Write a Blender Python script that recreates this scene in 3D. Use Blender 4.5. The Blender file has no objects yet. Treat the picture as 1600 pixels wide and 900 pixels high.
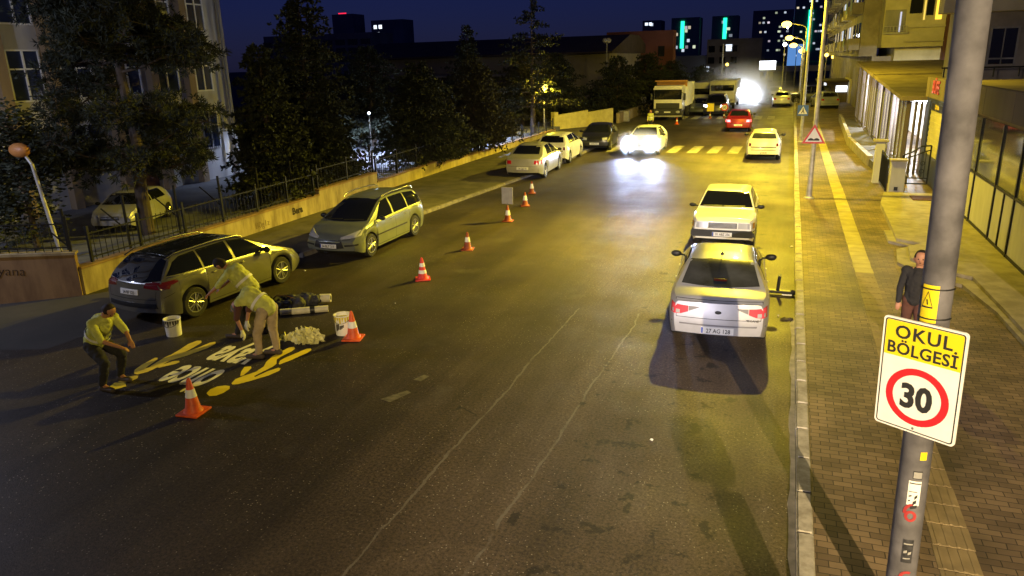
import bpy, bmesh, math, random
from mathutils import Vector, Matrix
from mathutils.bvhtree import BVHTree
from mathutils import noise as mnoise
R = random.Random(7)
rad = math.radians
scene = bpy.context.scene
C = scene.collection

# ------------------------------------------------------------------ camera
cam_d = bpy.data.cameras.new('camera'); cam = bpy.data.objects.new('camera', cam_d); C.objects.link(cam)
cam_d.sensor_width = 36; cam_d.lens = 36 * 1151 / 1600; cam_d.clip_start = 0.1; cam_d.clip_end = 3000
cam.matrix_world = Matrix(((0.93922, -0.07760, 0.33443, 0), (0.34237, 0.28402, -0.89561, 0),
                           (-0.02548, 0.95567, 0.29333, 4.9), (0, 0, 0, 1)))
scene.camera = cam
# ------------------------------------------------------------------ sky (dusk, sun under the horizon)
w = bpy.data.worlds.new('World'); scene.world = w; w.use_nodes = True
nt = w.node_tree; nt.nodes.clear()
sky = nt.nodes.new('ShaderNodeTexSky'); sky.sky_type = 'NISHITA'; sky.sun_disc = False
sky.sun_elevation = rad(20); sky.sun_rotation = rad(150); sky.air_density = 1.2; sky.dust_density = 0.3; sky.ozone_density = 3
tint = nt.nodes.new('ShaderNodeMix'); tint.data_type = 'RGBA'; tint.blend_type = 'MULTIPLY'; tint.inputs[0].default_value = 1
tint.inputs[7].default_value = (0.10, 0.115, 0.56, 1)
bg = nt.nodes.new('ShaderNodeBackground'); bg.inputs[1].default_value = 0.012
wo = nt.nodes.new('ShaderNodeOutputWorld')
nt.links.new(sky.outputs[0], tint.inputs[6]); nt.links.new(tint.outputs[2], bg.inputs[0]); nt.links.new(bg.outputs[0], wo.inputs[0])
scene.view_settings.view_transform = 'Standard'; scene.view_settings.look = 'None'
scene.view_settings.exposure = 0.15; scene.view_settings.gamma = 1
scene.render.engine = 'CYCLES'
scene.cycles.max_bounces = 5; scene.cycles.diffuse_bounces = 2; scene.cycles.glossy_bounces = 3
scene.cycles.volume_bounces = 0; scene.cycles.sample_clamp_indirect = 3
SODIUM = (1.0, 0.765, 0.04)
K = 1.0     # overall lamp level

# ------------------------------------------------------------------ materials
def node(nt, t, **kw):
    n = nt.nodes.new(t)
    for k, v in kw.items(): setattr(n, k, v)
    return n
def pmat(name, col, rough=0.6, metal=0.0, coat=0.0, emit=None, estr=0, var=0.0, vscale=6, bump=0.0, bscale=60, spec=0.5, alpha=1, trans=0):
    m = bpy.data.materials.new(name); m.use_nodes = True
    nt = m.node_tree; b = nt.nodes['Principled BSDF']
    b.inputs['Roughness'].default_value = rough; b.inputs['Metallic'].default_value = metal
    b.inputs['Coat Weight'].default_value = coat; b.inputs['Coat Roughness'].default_value = 0.06
    b.inputs['Specular IOR Level'].default_value = spec
    b.inputs['Alpha'].default_value = alpha; b.inputs['Transmission Weight'].default_value = trans
    c4 = (*col, 1)
    b.inputs['Base Color'].default_value = c4
    if emit: b.inputs['Emission Color'].default_value = (*emit, 1); b.inputs['Emission Strength'].default_value = estr
    if var or bump:
        tc = node(nt, 'ShaderNodeTexCoord')
        n = node(nt, 'ShaderNodeTexNoise'); n.inputs['Scale'].default_value = vscale; n.inputs['Detail'].default_value = 6
        nt.links.new(tc.outputs['Object'], n.inputs['Vector'])
        if var:
            r = node(nt, 'ShaderNodeValToRGB')
            r.color_ramp.elements[0].position = 0.3; r.color_ramp.elements[1].position = 0.7
            r.color_ramp.elements[0].color = tuple([max(0, c * (1 - var)) for c in col] + [1])
            r.color_ramp.elements[1].color = tuple([min(1, c * (1 + var)) for c in col] + [1])
            nt.links.new(n.outputs[0], r.inputs[0]); nt.links.new(r.outputs[0], b.inputs['Base Color'])
        if bump:
            n2 = node(nt, 'ShaderNodeTexNoise'); n2.inputs['Scale'].default_value = bscale; n2.inputs['Detail'].default_value = 4
            nt.links.new(tc.outputs['Object'], n2.inputs['Vector'])
            bp = node(nt, 'ShaderNodeBump'); bp.inputs['Strength'].default_value = bump; bp.inputs['Distance'].default_value = 0.02
            nt.links.new(n2.outputs[0], bp.inputs['Height']); nt.links.new(bp.outputs[0], b.inputs['Normal'])
    return m
def paint(name, col, metal=0.0, rough=0.35, coat=0.7):
    return pmat(name, col, rough, metal, coat, var=0.10, vscale=3, bump=0.02, bscale=4)
M = dict(
    black=pmat('black plastic', (0.012, 0.012, 0.013), 0.5), rubber=pmat('tyre rubber', (0.016, 0.015, 0.014), 0.8, bump=.3, bscale=40),
    glass=pmat('dark car glass', (0.008, 0.009, 0.012), 0.04, spec=0.9), dusty=pmat('dusty rear glass', (0.035, 0.037, 0.042), 0.25, var=.5, vscale=2.5),
    chrome=pmat('chrome', (0.6, 0.6, 0.6), 0.18, 1.0), alloy=pmat('alloy wheel', (0.42, 0.42, 0.43), 0.32, 0.85),
    hub=pmat('steel wheel', (0.30, 0.30, 0.31), 0.45, 0.6), interior=pmat('wheel well black', (0.006, 0.006, 0.006), 0.9),
    plate=pmat('number plate white', (0.72, 0.72, 0.72), 0.4), plateblue=pmat('plate blue', (0.03, 0.07, 0.4), 0.4),
    ink=pmat('black lettering', (0.02, 0.02, 0.022), 0.6), red=pmat('red lens', (0.5, 0.012, 0.02), 0.15, coat=.6), clear=pmat('clear lens', (0.55, 0.56, 0.58), 0.12, 0.3, coat=1),
    darklens=pmat('smoked red lens', (0.12, 0.012, 0.014), 0.15, coat=.8), amber=pmat('amber lens', (0.5, 0.2, 0.02), 0.2),
    seam=pmat('panel gap', (0.006, 0.006, 0.006), 0.9),
    cone=pmat('orange cone plastic', (0.62, 0.085, 0.015), 0.55, var=.25, vscale=9), conered=pmat('red cone plastic', (0.62, 0.03, 0.025), 0.5, var=.2, vscale=9),
    conebrown=pmat('grimy cone plastic', (0.26, 0.05, 0.015), 0.6, var=.4, vscale=9), band=pmat('white reflective band', (0.78, 0.77, 0.74), 0.45, var=.1),
    steel=pmat('galvanised steel', (0.11, 0.105, 0.115), 0.75, 0.1, var=.5, vscale=4, bump=.15, bscale=14), post=pmat('painted lamp post', (0.42, 0.40, 0.36), 0.5, 0.3, var=.3, vscale=5),
    fence=pmat('black fence iron', (0.012, 0.012, 0.014), 0.5, 0.4), white=pmat('white paint', (0.78, 0.77, 0.75), 0.5, var=.06),
    sign_red=pmat('sign red', (0.55, 0.02, 0.03), 0.4), sign_yel=pmat('sign yellow', (0.78, 0.60, 0.015), 0.4), sign_blue=pmat('sign blue', (0.02, 0.09, 0.42), 0.4),
    signback=pmat('sign back grey', (0.36, 0.35, 0.34), 0.5, .3, var=.15),
    skin=pmat('skin', (0.42, 0.20, 0.12), 0.55), vest=pmat('yellow safety vest', (0.52, 0.54, 0.12), 0.7, var=.15, vscale=14, bump=.6, bscale=14),
    darkcloth=pmat('dark trousers cloth', (0.02, 0.019, 0.022), 0.9, bump=.5, bscale=18), beige=pmat('beige trousers cloth', (0.40, 0.31, 0.19), 0.85, var=.15, vscale=8, bump=.6, bscale=16),
    cap=pmat('grey green cap cloth', (0.12, 0.14, 0.12), 0.9), brown=pmat('brown cloth', (0.10, 0.04, 0.03), 0.9), hair=pmat('dark hair', (0.02, 0.012, 0.01), 0.8), glove=pmat('pale glove', (0.6, 0.58, 0.42), 0.8),
    shoe=pmat('dark shoe', (0.06, 0.045, 0.035), 0.7),
)
def emis(name, col, s):
    m = bpy.data.materials.new(name); m.use_nodes = True; nt = m.node_tree; nt.nodes.clear()
    e = nt.nodes.new('ShaderNodeEmission'); e.inputs[0].default_value = (*col, 1); e.inputs[1].default_value = s
    o = nt.nodes.new('ShaderNodeOutputMaterial'); nt.links.new(e.outputs[0], o.inputs[0]); return m

# ------------------------------------------------------------------ mesh helpers
def link(o, parent=None):
    C.objects.link(o)
    if parent is not None: o.parent = parent
    return o
def tag(o, label=None, cat=None, group=None, kind=None):
    if label: o['label'] = label
    if cat: o['category'] = cat
    if group: o['group'] = group
    if kind: o['kind'] = kind
    return o
def thing(name, label, cat, loc=(0, 0, 0), rz=0, group=None):
    o = bpy.data.objects.new(name, None); o.location = loc; o.rotation_euler = (0, 0, rz); o.empty_display_size = .2
    link(o); return tag(o, label, cat, group)
def obj(name, bm, m, parent=None, smooth=None, label=None):
    me = bpy.data.meshes.new(name); bmesh.ops.recalc_face_normals(bm, faces=bm.faces[:]); bm.to_mesh(me); bm.free()
    ms = m if isinstance(m, (list, tuple)) else [m]
    for x in ms: me.materials.append(x)
    if smooth is not None:
        me.polygons.foreach_set('use_smooth', [True] * len(me.polygons)); me.set_sharp_from_angle(angle=rad(smooth))
    o = link(bpy.data.objects.new(name, me), parent)
    if label: o['label'] = label
    return o
def struct(name, bm, m, **k): return tag(obj(name, bm, m, **k), kind='structure')
def nb(): return bmesh.new()
def box(bm, x0, x1, y0, y1, z0, z1, mi=0):
    v = [bm.verts.new(p) for p in ((x0, y0, z0), (x1, y0, z0), (x1, y1, z0), (x0, y1, z0), (x0, y0, z1), (x1, y0, z1), (x1, y1, z1), (x0, y1, z1))]
    for f in ((0, 3, 2, 1), (4, 5, 6, 7), (0, 1, 5, 4), (1, 2, 6, 5), (2, 3, 7, 6), (3, 0, 4, 7)):
        bm.faces.new([v[i] for i in f]).material_index = mi
    return v
def bbox(bm, x0, x1, y0, y1, z0, z1, b=0.01, seg=2):
    t = nb(); box(t, x0, x1, y0, y1, z0, z1)
    bmesh.ops.bevel(t, geom=t.edges[:], offset=b, segments=seg, affect='EDGES', profile=.5)
    me = bpy.data.meshes.new('t'); t.to_mesh(me); t.free(); bm.from_mesh(me); bpy.data.meshes.remove(me)
def tube(bm, p0, p1, r0, r1=None, seg=10, cap=True):
    p0 = Vector(p0); p1 = Vector(p1); r1 = r0 if r1 is None else r1
    d = (p1 - p0); q = d.to_track_quat('Z', 'Y')
    a = []; b = []
    for i in range(seg):
        t = 2 * math.pi * i / seg; u = Vector((math.cos(t), math.sin(t), 0))
        a.append(bm.verts.new(p0 + q @ (u * r0))); b.append(bm.verts.new(p1 + q @ (u * r1)))
    for i in range(seg):
        j = (i + 1) % seg; bm.faces.new((a[i], a[j], b[j], b[i]))
    if cap: bm.faces.new(a[::-1]); bm.faces.new(b)
def path(bm, pts, r, seg=8, r1=None):
    n = len(pts) - 1
    for i in range(n):
        ra = r if r1 is None else r + (r1 - r) * i / n; rb = r if r1 is None else r + (r1 - r) * (i + 1) / n
        tube(bm, pts[i], pts[i + 1], ra, rb, seg)
def lathe(bm, prof, c=(0, 0, 0), axis='Z', seg=20):
    rings = []
    for r, h in prof:
        ring = []
        for i in range(seg):
            t = 2 * math.pi * i / seg
            if axis == 'Z': p = (c[0] + r * math.cos(t), c[1] + r * math.sin(t), c[2] + h)
            else: p = (c[0] + h, c[1] + r * math.cos(t), c[2] + r * math.sin(t))
            ring.append(bm.verts.new(p))
        rings.append(ring)
    for a, b in zip(rings, rings[1:]):
        for i in range(seg):
            j = (i + 1) % seg; bm.faces.new((a[i], a[j], b[j], b[i]))
    bm.faces.new(rings[0][::-1]); bm.faces.new(rings[-1])
def prism(bm, poly, z0, z1):
    a = [bm.verts.new((x, y, z0)) for x, y in poly]; b = [bm.verts.new((x, y, z1)) for x, y in poly]
    bm.faces.new(a[::-1]); bm.faces.new(b)
    for i in range(len(a)):
        j = (i + 1) % len(a); bm.faces.new((a[i], a[j], b[j], b[i]))
def sheet(bm, poly, z):
    f = bm.faces.new([bm.verts.new((x, y, z)) for x, y in poly])
    if f.normal.z < 0: f.normal_flip()
def sphere(bm, c, r, s=(1, 1, 1), seg=12):
    m = Matrix.Translation(c) @ Matrix.Diagonal((s[0], s[1], s[2], 1))
    bmesh.ops.create_uvsphere(bm, u_segments=seg, v_segments=max(6, seg // 2 + 2), radius=r, matrix=m)
def text(name, s, m, parent, mat, size=1, extrude=.001, bold=0.0, align='CENTER', space=1.0, resolution=3):
    cu = bpy.data.curves.new(name, 'FONT'); cu.body = s; cu.size = size; cu.extrude = extrude; cu.offset = bold
    cu.align_x = align; cu.space_character = space; cu.resolution_u = resolution
    t = bpy.data.objects.new('t', cu); C.objects.link(t)
    dg = bpy.context.evaluated_depsgraph_get(); dg.update()
    me = bpy.data.meshes.new_from_object(t.evaluated_get(dg)); bpy.data.objects.remove(t)
    me.transform(mat); me.materials.clear(); me.materials.append(m)
    o = link(bpy.data.objects.new(name, me), parent); return o
def facing(loc, normal, up=(0, 0, 1)):
    n = Vector(normal).normalized(); u = Vector(up); r = u.cross(n).normalized(); u = n.cross(r)
    m = Matrix((( r.x, u.x, n.x, loc[0]), (r.y, u.y, n.y, loc[1]), (r.z, u.z, n.z, loc[2]), (0, 0, 0, 1)))
    return m
def copy_tree(o, parent=None):
    c = o.copy(); C.objects.link(c)
    if parent is not None: c.parent = parent
    for ch in list(o.children): copy_tree(ch, c)
    return c
def lamp(name, kind, loc, power, col, parent=None, rot=None, size=.15, spot=None, blend=.5):
    l = bpy.data.lights.new(name, kind); l.energy = power * K; l.color = col
    if kind != 'SUN': l.shadow_soft_size = size
    if spot: l.spot_size = rad(spot); l.spot_blend = blend
    o = bpy.data.objects.new(name, l); o.location = loc
    if rot is not None: o.rotation_euler = Vector(rot).to_track_quat('-Z', 'Y').to_euler()
    return link(o, parent)

# ------------------------------------------------------------------ ground materials
def asphalt():
    m = bpy.data.materials.new('worn asphalt'); m.use_nodes = True; nt = m.node_tree; b = nt.nodes['Principled BSDF']; L = nt.links.new
    tc = node(nt, 'ShaderNodeTexCoord')
    def nz(s, d=5, r=.6):
        n = node(nt, 'ShaderNodeTexNoise'); n.inputs['Scale'].default_value = s; n.inputs['Detail'].default_value = d; n.inputs['Roughness'].default_value = r
        L(tc.outputs['Object'], n.inputs['Vector']); return n
    def ramp(src, p0, p1, c0, c1):
        r = node(nt, 'ShaderNodeValToRGB'); r.color_ramp.elements[0].position = p0; r.color_ramp.elements[1].position = p1
        r.color_ramp.elements[0].color = (*c0, 1); r.color_ramp.elements[1].color = (*c1, 1); L(src, r.inputs[0]); return r.outputs[0]
    def mix(f, a, c, mode='MIX'):
        x = node(nt, 'ShaderNodeMix'); x.data_type = 'RGBA'; x.blend_type = mode
        if isinstance(f, float): x.inputs[0].default_value = f
        else: L(f, x.inputs[0])
        for s, i in ((a, 6), (c, 7)):
            if isinstance(s, tuple): x.inputs[i].default_value = (*s, 1)
            else: L(s, x.inputs[i])
        return x.outputs[2]
    def math_(op, a, b_=0.0, clamp=False):
        x = node(nt, 'ShaderNodeMath'); x.operation = op; x.use_clamp = clamp
        for s, i in ((a, 0), (b_, 1)):
            if isinstance(s, (int, float)): x.inputs[i].default_value = s
            else: L(s, x.inputs[i])
        return x.outputs[0]
    base = ramp(nz(.35, 6).outputs[0], .3, .7, (.042, .0325, .0235), (.088, .067, .048))
    fine = ramp(nz(26, 4, .8).outputs[0], .36, .66, (.42, .42, .42), (1.7, 1.66, 1.58))
    col = mix(1.0, base, fine, 'MULTIPLY')
    sep = node(nt, 'ShaderNodeSeparateXYZ'); L(tc.outputs['Object'], sep.inputs[0]); X, Y = sep.outputs[0], sep.outputs[1]
    mp = node(nt, 'ShaderNodeMapping'); mp.inputs['Scale'].default_value = (1.3, .09, 1); L(tc.outputs['Object'], mp.inputs[0])
    ns = node(nt, 'ShaderNodeTexNoise'); ns.inputs['Scale'].default_value = 1.0; ns.inputs['Detail'].default_value = 7; ns.inputs['Roughness'].default_value = .65; L(mp.outputs[0], ns.inputs['Vector'])
    col = mix(1.0, col, ramp(ns.outputs[0], .35, .65, (.68,) * 3, (1.3,) * 3), 'MULTIPLY')
    vp = node(nt, 'ShaderNodeTexVoronoi'); vp.inputs['Scale'].default_value = .22; vp.distance = 'CHEBYCHEV'; L(tc.outputs['Object'], vp.inputs['Vector'])
    sp_ = node(nt, 'ShaderNodeSeparateColor'); L(vp.outputs['Color'], sp_.inputs[0])
    col = mix(1.0, col, ramp(sp_.outputs[1], .0, 1.0, (.86,) * 3, (1.12,) * 3), 'MULTIPLY')
    lane = ramp(math_('ADD', math_('MULTIPLY', math_('ADD', X, 7.6), .17), math_('MULTIPLY', math_('SUBTRACT', nz(.5, 4).outputs[0], .5), .5)), .1, .85, (.50, .50, .52), (1.30, 1.28, 1.25))
    col = mix(1.0, col, lane, 'MULTIPLY')
    # pale aggregate chips, more of them in the coarse near patch
    vo = node(nt, 'ShaderNodeTexVoronoi'); vo.inputs['Scale'].default_value = 21; L(tc.outputs['Object'], vo.inputs['Vector'])
    chip = math_('LESS_THAN', vo.outputs['Distance'], .17)
    sepc = node(nt, 'ShaderNodeSeparateColor'); L(vo.outputs['Color'], sepc.inputs[0])
    sel = math_('GREATER_THAN', sepc.outputs[0], .6)
    near = math_('MULTIPLY', math_('MULTIPLY', chip, sel), ramp(nz(.5, 3).outputs[0], .42, .56, (.15,) * 3, (1,) * 3))
    col = mix(near, col, (.32, .28, .22))
    # lane joints: thin wandering pale lines
    wob = nz(.55, 7, .7); wob2 = math_('MULTIPLY', math_('SUBTRACT', wob.outputs[0], .5), .35)
    brk = ramp(nz(1.7, 4).outputs[0], .30, .48, (0,) * 3, (.75,) * 3)
    for x0, sl in ((-3.93, 0.012), (-2.78, 0.02)):
        xx = math_('ADD', math_('SUBTRACT', X, x0), math_('MULTIPLY', Y, -sl))
        d = math_('ABSOLUTE', math_('ADD', xx, math_('MULTIPLY', wob2, .9)))
        ln = math_('MULTIPLY', math_('LESS_THAN', d, math_('MULTIPLY', nz(2.2, 3).outputs[0], .032)), brk)
        ln = math_('MULTIPLY', ln, math_('LESS_THAN', Y, 14.0))
        col = mix(ln, col, (.17, .15, .12))
    # cracks
    v2 = node(nt, 'ShaderNodeTexVoronoi'); v2.feature = 'DISTANCE_TO_EDGE'; v2.inputs['Scale'].default_value = .55
    wv = node(nt, 'ShaderNodeVectorMath'); wv.operation = 'ADD'; n3 = nz(1.1, 5); L(tc.outputs['Object'], wv.inputs[0]); L(n3.outputs['Color'], wv.inputs[1]); L(wv.outputs[0], v2.inputs['Vector'])
    ck = math_('MULTIPLY', math_('LESS_THAN', v2.outputs[0], .008), ramp(nz(.4, 2).outputs[0], .66, .68, (0,) * 3, (1,) * 3))
    col = mix(ck, col, (.018, .017, .016))
    # oil drips around the parking place
    st = nz(2.6, 5, .65); msk = ramp(st.outputs[0], .585, .63, (0,) * 3, (1,) * 3)
    park = math_('MULTIPLY', math_('GREATER_THAN', X, -2.6), math_('LESS_THAN', X, -.35))
    col = mix(math_('MULTIPLY', math_('MULTIPLY', msk, park), .75), col, (.012, .011, .011))
    # worn pale smears
    sm = nz(.9, 6, .55); smm = math_('MULTIPLY', ramp(sm.outputs[0], .62, .78, (0,) * 3, (1,) * 3), .35)
    col = mix(smm, col, (.15, .135, .11))
    L(col, b.inputs['Base Color'])
    rr = ramp(nz(.6, 4).outputs[0], .3, .7, (.50,) * 3, (.68,) * 3); L(rr, b.inputs['Roughness'])
    b.inputs['Specular IOR Level'].default_value = .33
    hb = math_('ADD', math_('MULTIPLY', nz(45, 3, .7).outputs[0], 1.0), math_('MULTIPLY', near, .6))
    bp = node(nt, 'ShaderNodeBump'); bp.inputs['Strength'].default_value = .45; bp.inputs['Distance'].default_value = .012
    L(hb, bp.inputs['Height']); L(bp.outputs[0], b.inputs['Normal'])
    return m
def pavers():
    m = bpy.data.materials.new('concrete block paving'); m.use_nodes = True; nt = m.node_tree; b = nt.nodes['Principled BSDF']; L = nt.links.new
    tc = node(nt, 'ShaderNodeTexCoord'); br = node(nt, 'ShaderNodeTexBrick')
    n0 = node(nt, 'ShaderNodeTexNoise'); n0.inputs['Scale'].default_value = 1.5; n0.inputs['Detail'].default_value = 3; L(tc.outputs['Object'], n0.inputs['Vector'])
    ad = node(nt, 'ShaderNodeVectorMath'); ad.operation = 'MULTIPLY_ADD'; L(n0.outputs['Color'], ad.inputs[0]); ad.inputs[1].default_value = (.05, .05, 0); L(tc.outputs['Object'], ad.inputs[2])
    L(ad.outputs[0], br.inputs['Vector'])
    br.inputs['Scale'].default_value = 1.0; br.inputs['Brick Width'].default_value = .21; br.inputs['Row Height'].default_value = .105
    br.inputs['Mortar Size'].default_value = .0055; br.inputs['Mortar Smooth'].default_value = .3
    br.inputs['Color1'].default_value = (.13, .092, .058, 1); br.inputs['Color2'].default_value = (.235, .17, .105, 1); br.inputs['Mortar'].default_value = (.04, .03, .022, 1)
    n = node(nt, 'ShaderNodeTexNoise'); n.inputs['Scale'].default_value = .8; n.inputs['Detail'].default_value = 7; L(tc.outputs['Object'], n.inputs['Vector'])
    r = node(nt, 'ShaderNodeValToRGB'); r.color_ramp.elements[0].position = .3; r.color_ramp.elements[1].position = .7
    r.color_ramp.elements[0].color = (.40, .39, .38, 1); r.color_ramp.elements[1].color = (1.3, 1.25, 1.2, 1); L(n.outputs[0], r.inputs[0])
    mx = node(nt, 'ShaderNodeMix'); mx.data_type = 'RGBA'; mx.blend_type = 'MULTIPLY'; mx.inputs[0].default_value = 1
    L(br.outputs['Color'], mx.inputs[6]); L(r.outputs[0], mx.inputs[7]); L(mx.outputs[2], b.inputs['Base Color'])
    b.inputs['Roughness'].default_value = .7
    bp = node(nt, 'ShaderNodeBump'); bp.inputs['Strength'].default_value = .8; bp.inputs['Distance'].default_value = .01; bp.invert = True
    L(br.outputs['Fac'], bp.inputs['Height']); L(bp.outputs[0], b.inputs['Normal'])
    return m
def plaster(name, c1, c2, scale=1.2, rough=.85, streak=True):
    m = bpy.data.materials.new(name); m.use_nodes = True; nt = m.node_tree; b = nt.nodes['Principled BSDF']; L = nt.links.new
    tc = node(nt, 'ShaderNodeTexCoord'); mp = node(nt, 'ShaderNodeMapping'); mp.inputs['Scale'].default_value = (1, 1, .25 if streak else 1)
    L(tc.outputs['Object'], mp.inputs[0]); n = node(nt, 'ShaderNodeTexNoise'); n.inputs['Scale'].default_value = scale * 2; n.inputs['Detail'].default_value = 8; n.inputs['Roughness'].default_value = .62
    L(mp.outputs[0], n.inputs['Vector']); r = node(nt, 'ShaderNodeValToRGB'); r.color_ramp.elements[0].position = .38; r.color_ramp.elements[1].position = .62
    r.color_ramp.elements[0].color = (*c1, 1); r.color_ramp.elements[1].color = (*c2, 1); L(n.outputs[0], r.inputs[0]); L(r.outputs[0], b.inputs['Base Color'])
    b.inputs['Roughness'].default_value = rough
    bp = node(nt, 'ShaderNodeBump'); bp.inputs['Strength'].default_value = .2; bp.inputs['Distance'].default_value = .02; L(n.outputs[0], bp.inputs['Height']); L(bp.outputs[0], b.inputs['Normal'])
    return m
M['asphalt'] = asphalt(); M['pavers'] = pavers()
M['wall'] = plaster('stained cream wall render', (.20, .15, .09), (.42, .34, .20)); M['wallbrown'] = plaster('brown stained wall render', (.17, .10, .055), (.30, .19, .10))
M['ochrewall'] = plaster('ochre wall render', (.38, .30, .12), (.56, .46, .18)); M['yellowwall'] = plaster('yellow wall paint', (.50, .42, .12), (.62, .54, .16), streak=False)
M['kerb'] = plaster('kerb stone', (.30, .27, .21), (.50, .46, .38), 3, streak=False)
M['kerbdark'] = plaster('darker kerb stone', (.12, .105, .08), (.22, .19, .15), 3, streak=False)  # darker tone for the left kerb
M['sidewalk'] = plaster('old concrete walk', (.06, .052, .04), (.11, .095, .075), .8, streak=False)
M['yard'] = plaster('yard concrete', (.10, .10, .10), (.17, .17, .17), .4, streak=False)
M['earth'] = plaster('dark earth', (.03, .028, .022), (.06, .052, .04), .2, streak=False)
M['school'] = plaster('cream school render', (.44, .42, .40), (.56, .54, .50), .5); M['pilaster'] = plaster('tan pilaster render', (.28, .20, .11), (.36, .26, .15), .6)
M['concrete'] = plaster('grey concrete', (.20, .19, .17), (.32, .30, .27), 1); M['apt'] = plaster('ochre apartment render', (.45, .40, .24), (.58, .52, .33), .4, streak=False)
M['aptgrey'] = plaster('grey apartment render', (.20, .17, .14), (.32, .28, .23), .4, streak=False)
M['darkroof'] = plaster('dark roof', (.05, .035, .035), (.08, .06, .055), .3, streak=False); M['farwall'] = plaster('far wall', (.20, .175, .16), (.30, .27, .25), .1, streak=False)
M['redwall'] = plaster('red brown render', (.16, .055, .045), (.22, .08, .06), .1, streak=False)
M['towerwall'] = plaster('tower render', (.16, .17, .2), (.24, .25, .29), .02, streak=False)
M['tan'] = plaster('tan roof slab', (.16, .12, .07), (.25, .20, .115), .5, streak=False); M['fascia'] = plaster('brown fascia panel', (.085, .065, .055), (.125, .095, .08), .4)
M['bark'] = plaster('bark', (.045, .032, .022), (.09, .065, .045), 4); M['cream'] = plaster('cream panel', (.40, .38, .35), (.48, .46, .43), 1)
M['blueframe'] = pmat('dark blue frame', (.02, .03, .07), .4, .3); M['slab'] = plaster('pale terrace slab', (.24, .205, .13), (.36, .315, .21), 1.2, streak=False)
M['glassdark'] = pmat('window glass', (.012, .014, .02), .05, spec=.8); M['shopglass'] = pmat('shop window glass', (.10, .105, .11), .06, spec=.8, var=.5, vscale=1.2)
M['tactile'] = pmat('yellow tactile tile', (.37, .31, .09), .7, var=.25, vscale=2.5, bump=.2); M['tactiledull'] = pmat('dull brown tactile tile', (.24, .18, .09), .75, var=.25, vscale=4)  # near tiles use a duller brown than the far yellow ones
M['roadpaint'] = pmat('worn white road paint', (.32, .30, .25), .7, var=.5, vscale=3); M['markyel'] = pmat('fresh yellow road paint', (.80, .62, .03), .5, var=.10, vscale=4)
M['markyel2'] = pmat('duller yellow road paint', (.66, .50, .05), .6, var=.2, vscale=5); M['markwhite'] = pmat('cream road lettering paint', (.80, .74, .46), .6, var=.15, vscale=5)  # second figure gets a duller yellow than the first

# ------------------------------------------------------------------ ground, road, pavements
bm = nb(); sheet(bm, [(-900, -60), (900, -60), (900, 1400), (-900, 1400)], -.012); struct('ground', bm, M['earth'])
def kerbx(y):
    pts = [(-20, -15.3), (9, -12.65), (23.8, -11.26), (33.3, -10.4), (50, -10.3), (160, -10.3)]
    for (a, xa), (b_, xb) in zip(pts, pts[1:]):
        if y <= b_: return xa + (xb - xa) * (y - a) / (b_ - a)
    return pts[-1][1]
bm = nb()
ys = [-20, 0, 9, 16, 23.8, 33.3, 50, 80, 160]
prev = None
for y in ys:
    cur = (bm.verts.new((-40 if y < 9 else kerbx(y) - .02, y, 0)), bm.verts.new((.42, y, 0)))
    if prev: bm.faces.new((prev[0], prev[1], cur[1], cur[0]))
    prev = cur
struct('road', bm, M['asphalt'])
bm = nb()   # left pavement
L_ = [16.2, 20, 23.8, 33.3, 50, 52]
prev = None
for y in L_:
    z = .11
    cur = (bm.verts.new((-16.6, y, z)), bm.verts.new((kerbx(y) - .14, y, z)))
    if prev: bm.faces.new((prev[0], prev[1], cur[1], cur[0]))
    prev = cur
struct('pavement_left', bm, M['sidewalk'])
bm = nb(); sheet(bm, [(-16.5, 52.004), (-10.45, 52.004), (-10.45, 150), (-16.5, 150)], .11); struct('pavement_far_left', bm, M['sidewalk'])
def kerb_run(name, xs, y0, y1, step, z1, wd, mat):
    bm = nb(); y = y0
    while y < y1:
        dx = R.uniform(-.008, .008); h = z1 + R.uniform(-.006, .006); xa = xs(y); xb = xs(y + step)
        t = nb(); a = [(xa + dx, y + .008), (xa + wd + dx, y + .008), (xb + wd + dx, y + step - .008), (xb + dx, y + step - .008)]
        prism(t, a, -.05, h); bmesh.ops.bevel(t, geom=[e for e in t.edges if e.verts[0].co.z > 0 and e.verts[1].co.z > 0], offset=.02, segments=2, affect='EDGES')
        me = bpy.data.meshes.new('t'); t.to_mesh(me); t.free(); bm.from_mesh(me); bpy.data.meshes.remove(me)
        y += step
    return struct(name, bm, mat)
kerb_run('kerb_right', lambda y: .42, -4, 90, .8, .135, .17, M['kerb'])
kerb_run('kerb_left', lambda y: kerbx(y) - .15, 16.1, 52, .9, .115, .14, M['kerbdark'])
bm = nb(); sheet(bm, [(.585, -12), (30, -12), (30, 110), (.585, 110)], .12); struct('pavement_right', bm, M['pavers'])
# pale mortar haunch in the gutter
bm = nb(); rr = random.Random(3)
pl = [(.415, 4.5)] + [(.415 - .05 - .015 * math.sin(i * .9) - rr.uniform(0, .03), 4.6 + i * .33) for i in range(30)] + [(.415, 14.6)]
sheet(bm, pl, .006); struct('gutter_mortar', bm, pmat('pale gutter mortar', (.50, .44, .40), .8, var=.3, vscale=6))
# tactile strip
bm = nb(); bm2 = nb(); y = 3.0
while y < 60:
    far = y > 17.5
    x0 = 1.70 + R.uniform(-.006, .006); xa = x0 + (0.0 if y < 30 else -.01)
    bbox(bm if far else bm2, xa, xa + .385, y + .006, y + .394, .10, .1265, .004, 1)
    if y < 17.5:
        for k in range(4): box(bm2, xa + .045 + k * .09, xa + .075 + k * .09, y + .02, y + .38, .1262, .1315)
    y += .4
struct('tactile_strip', bm, M['tactile']); struct('tactile_strip_near', bm2, M['tactiledull'])
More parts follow.
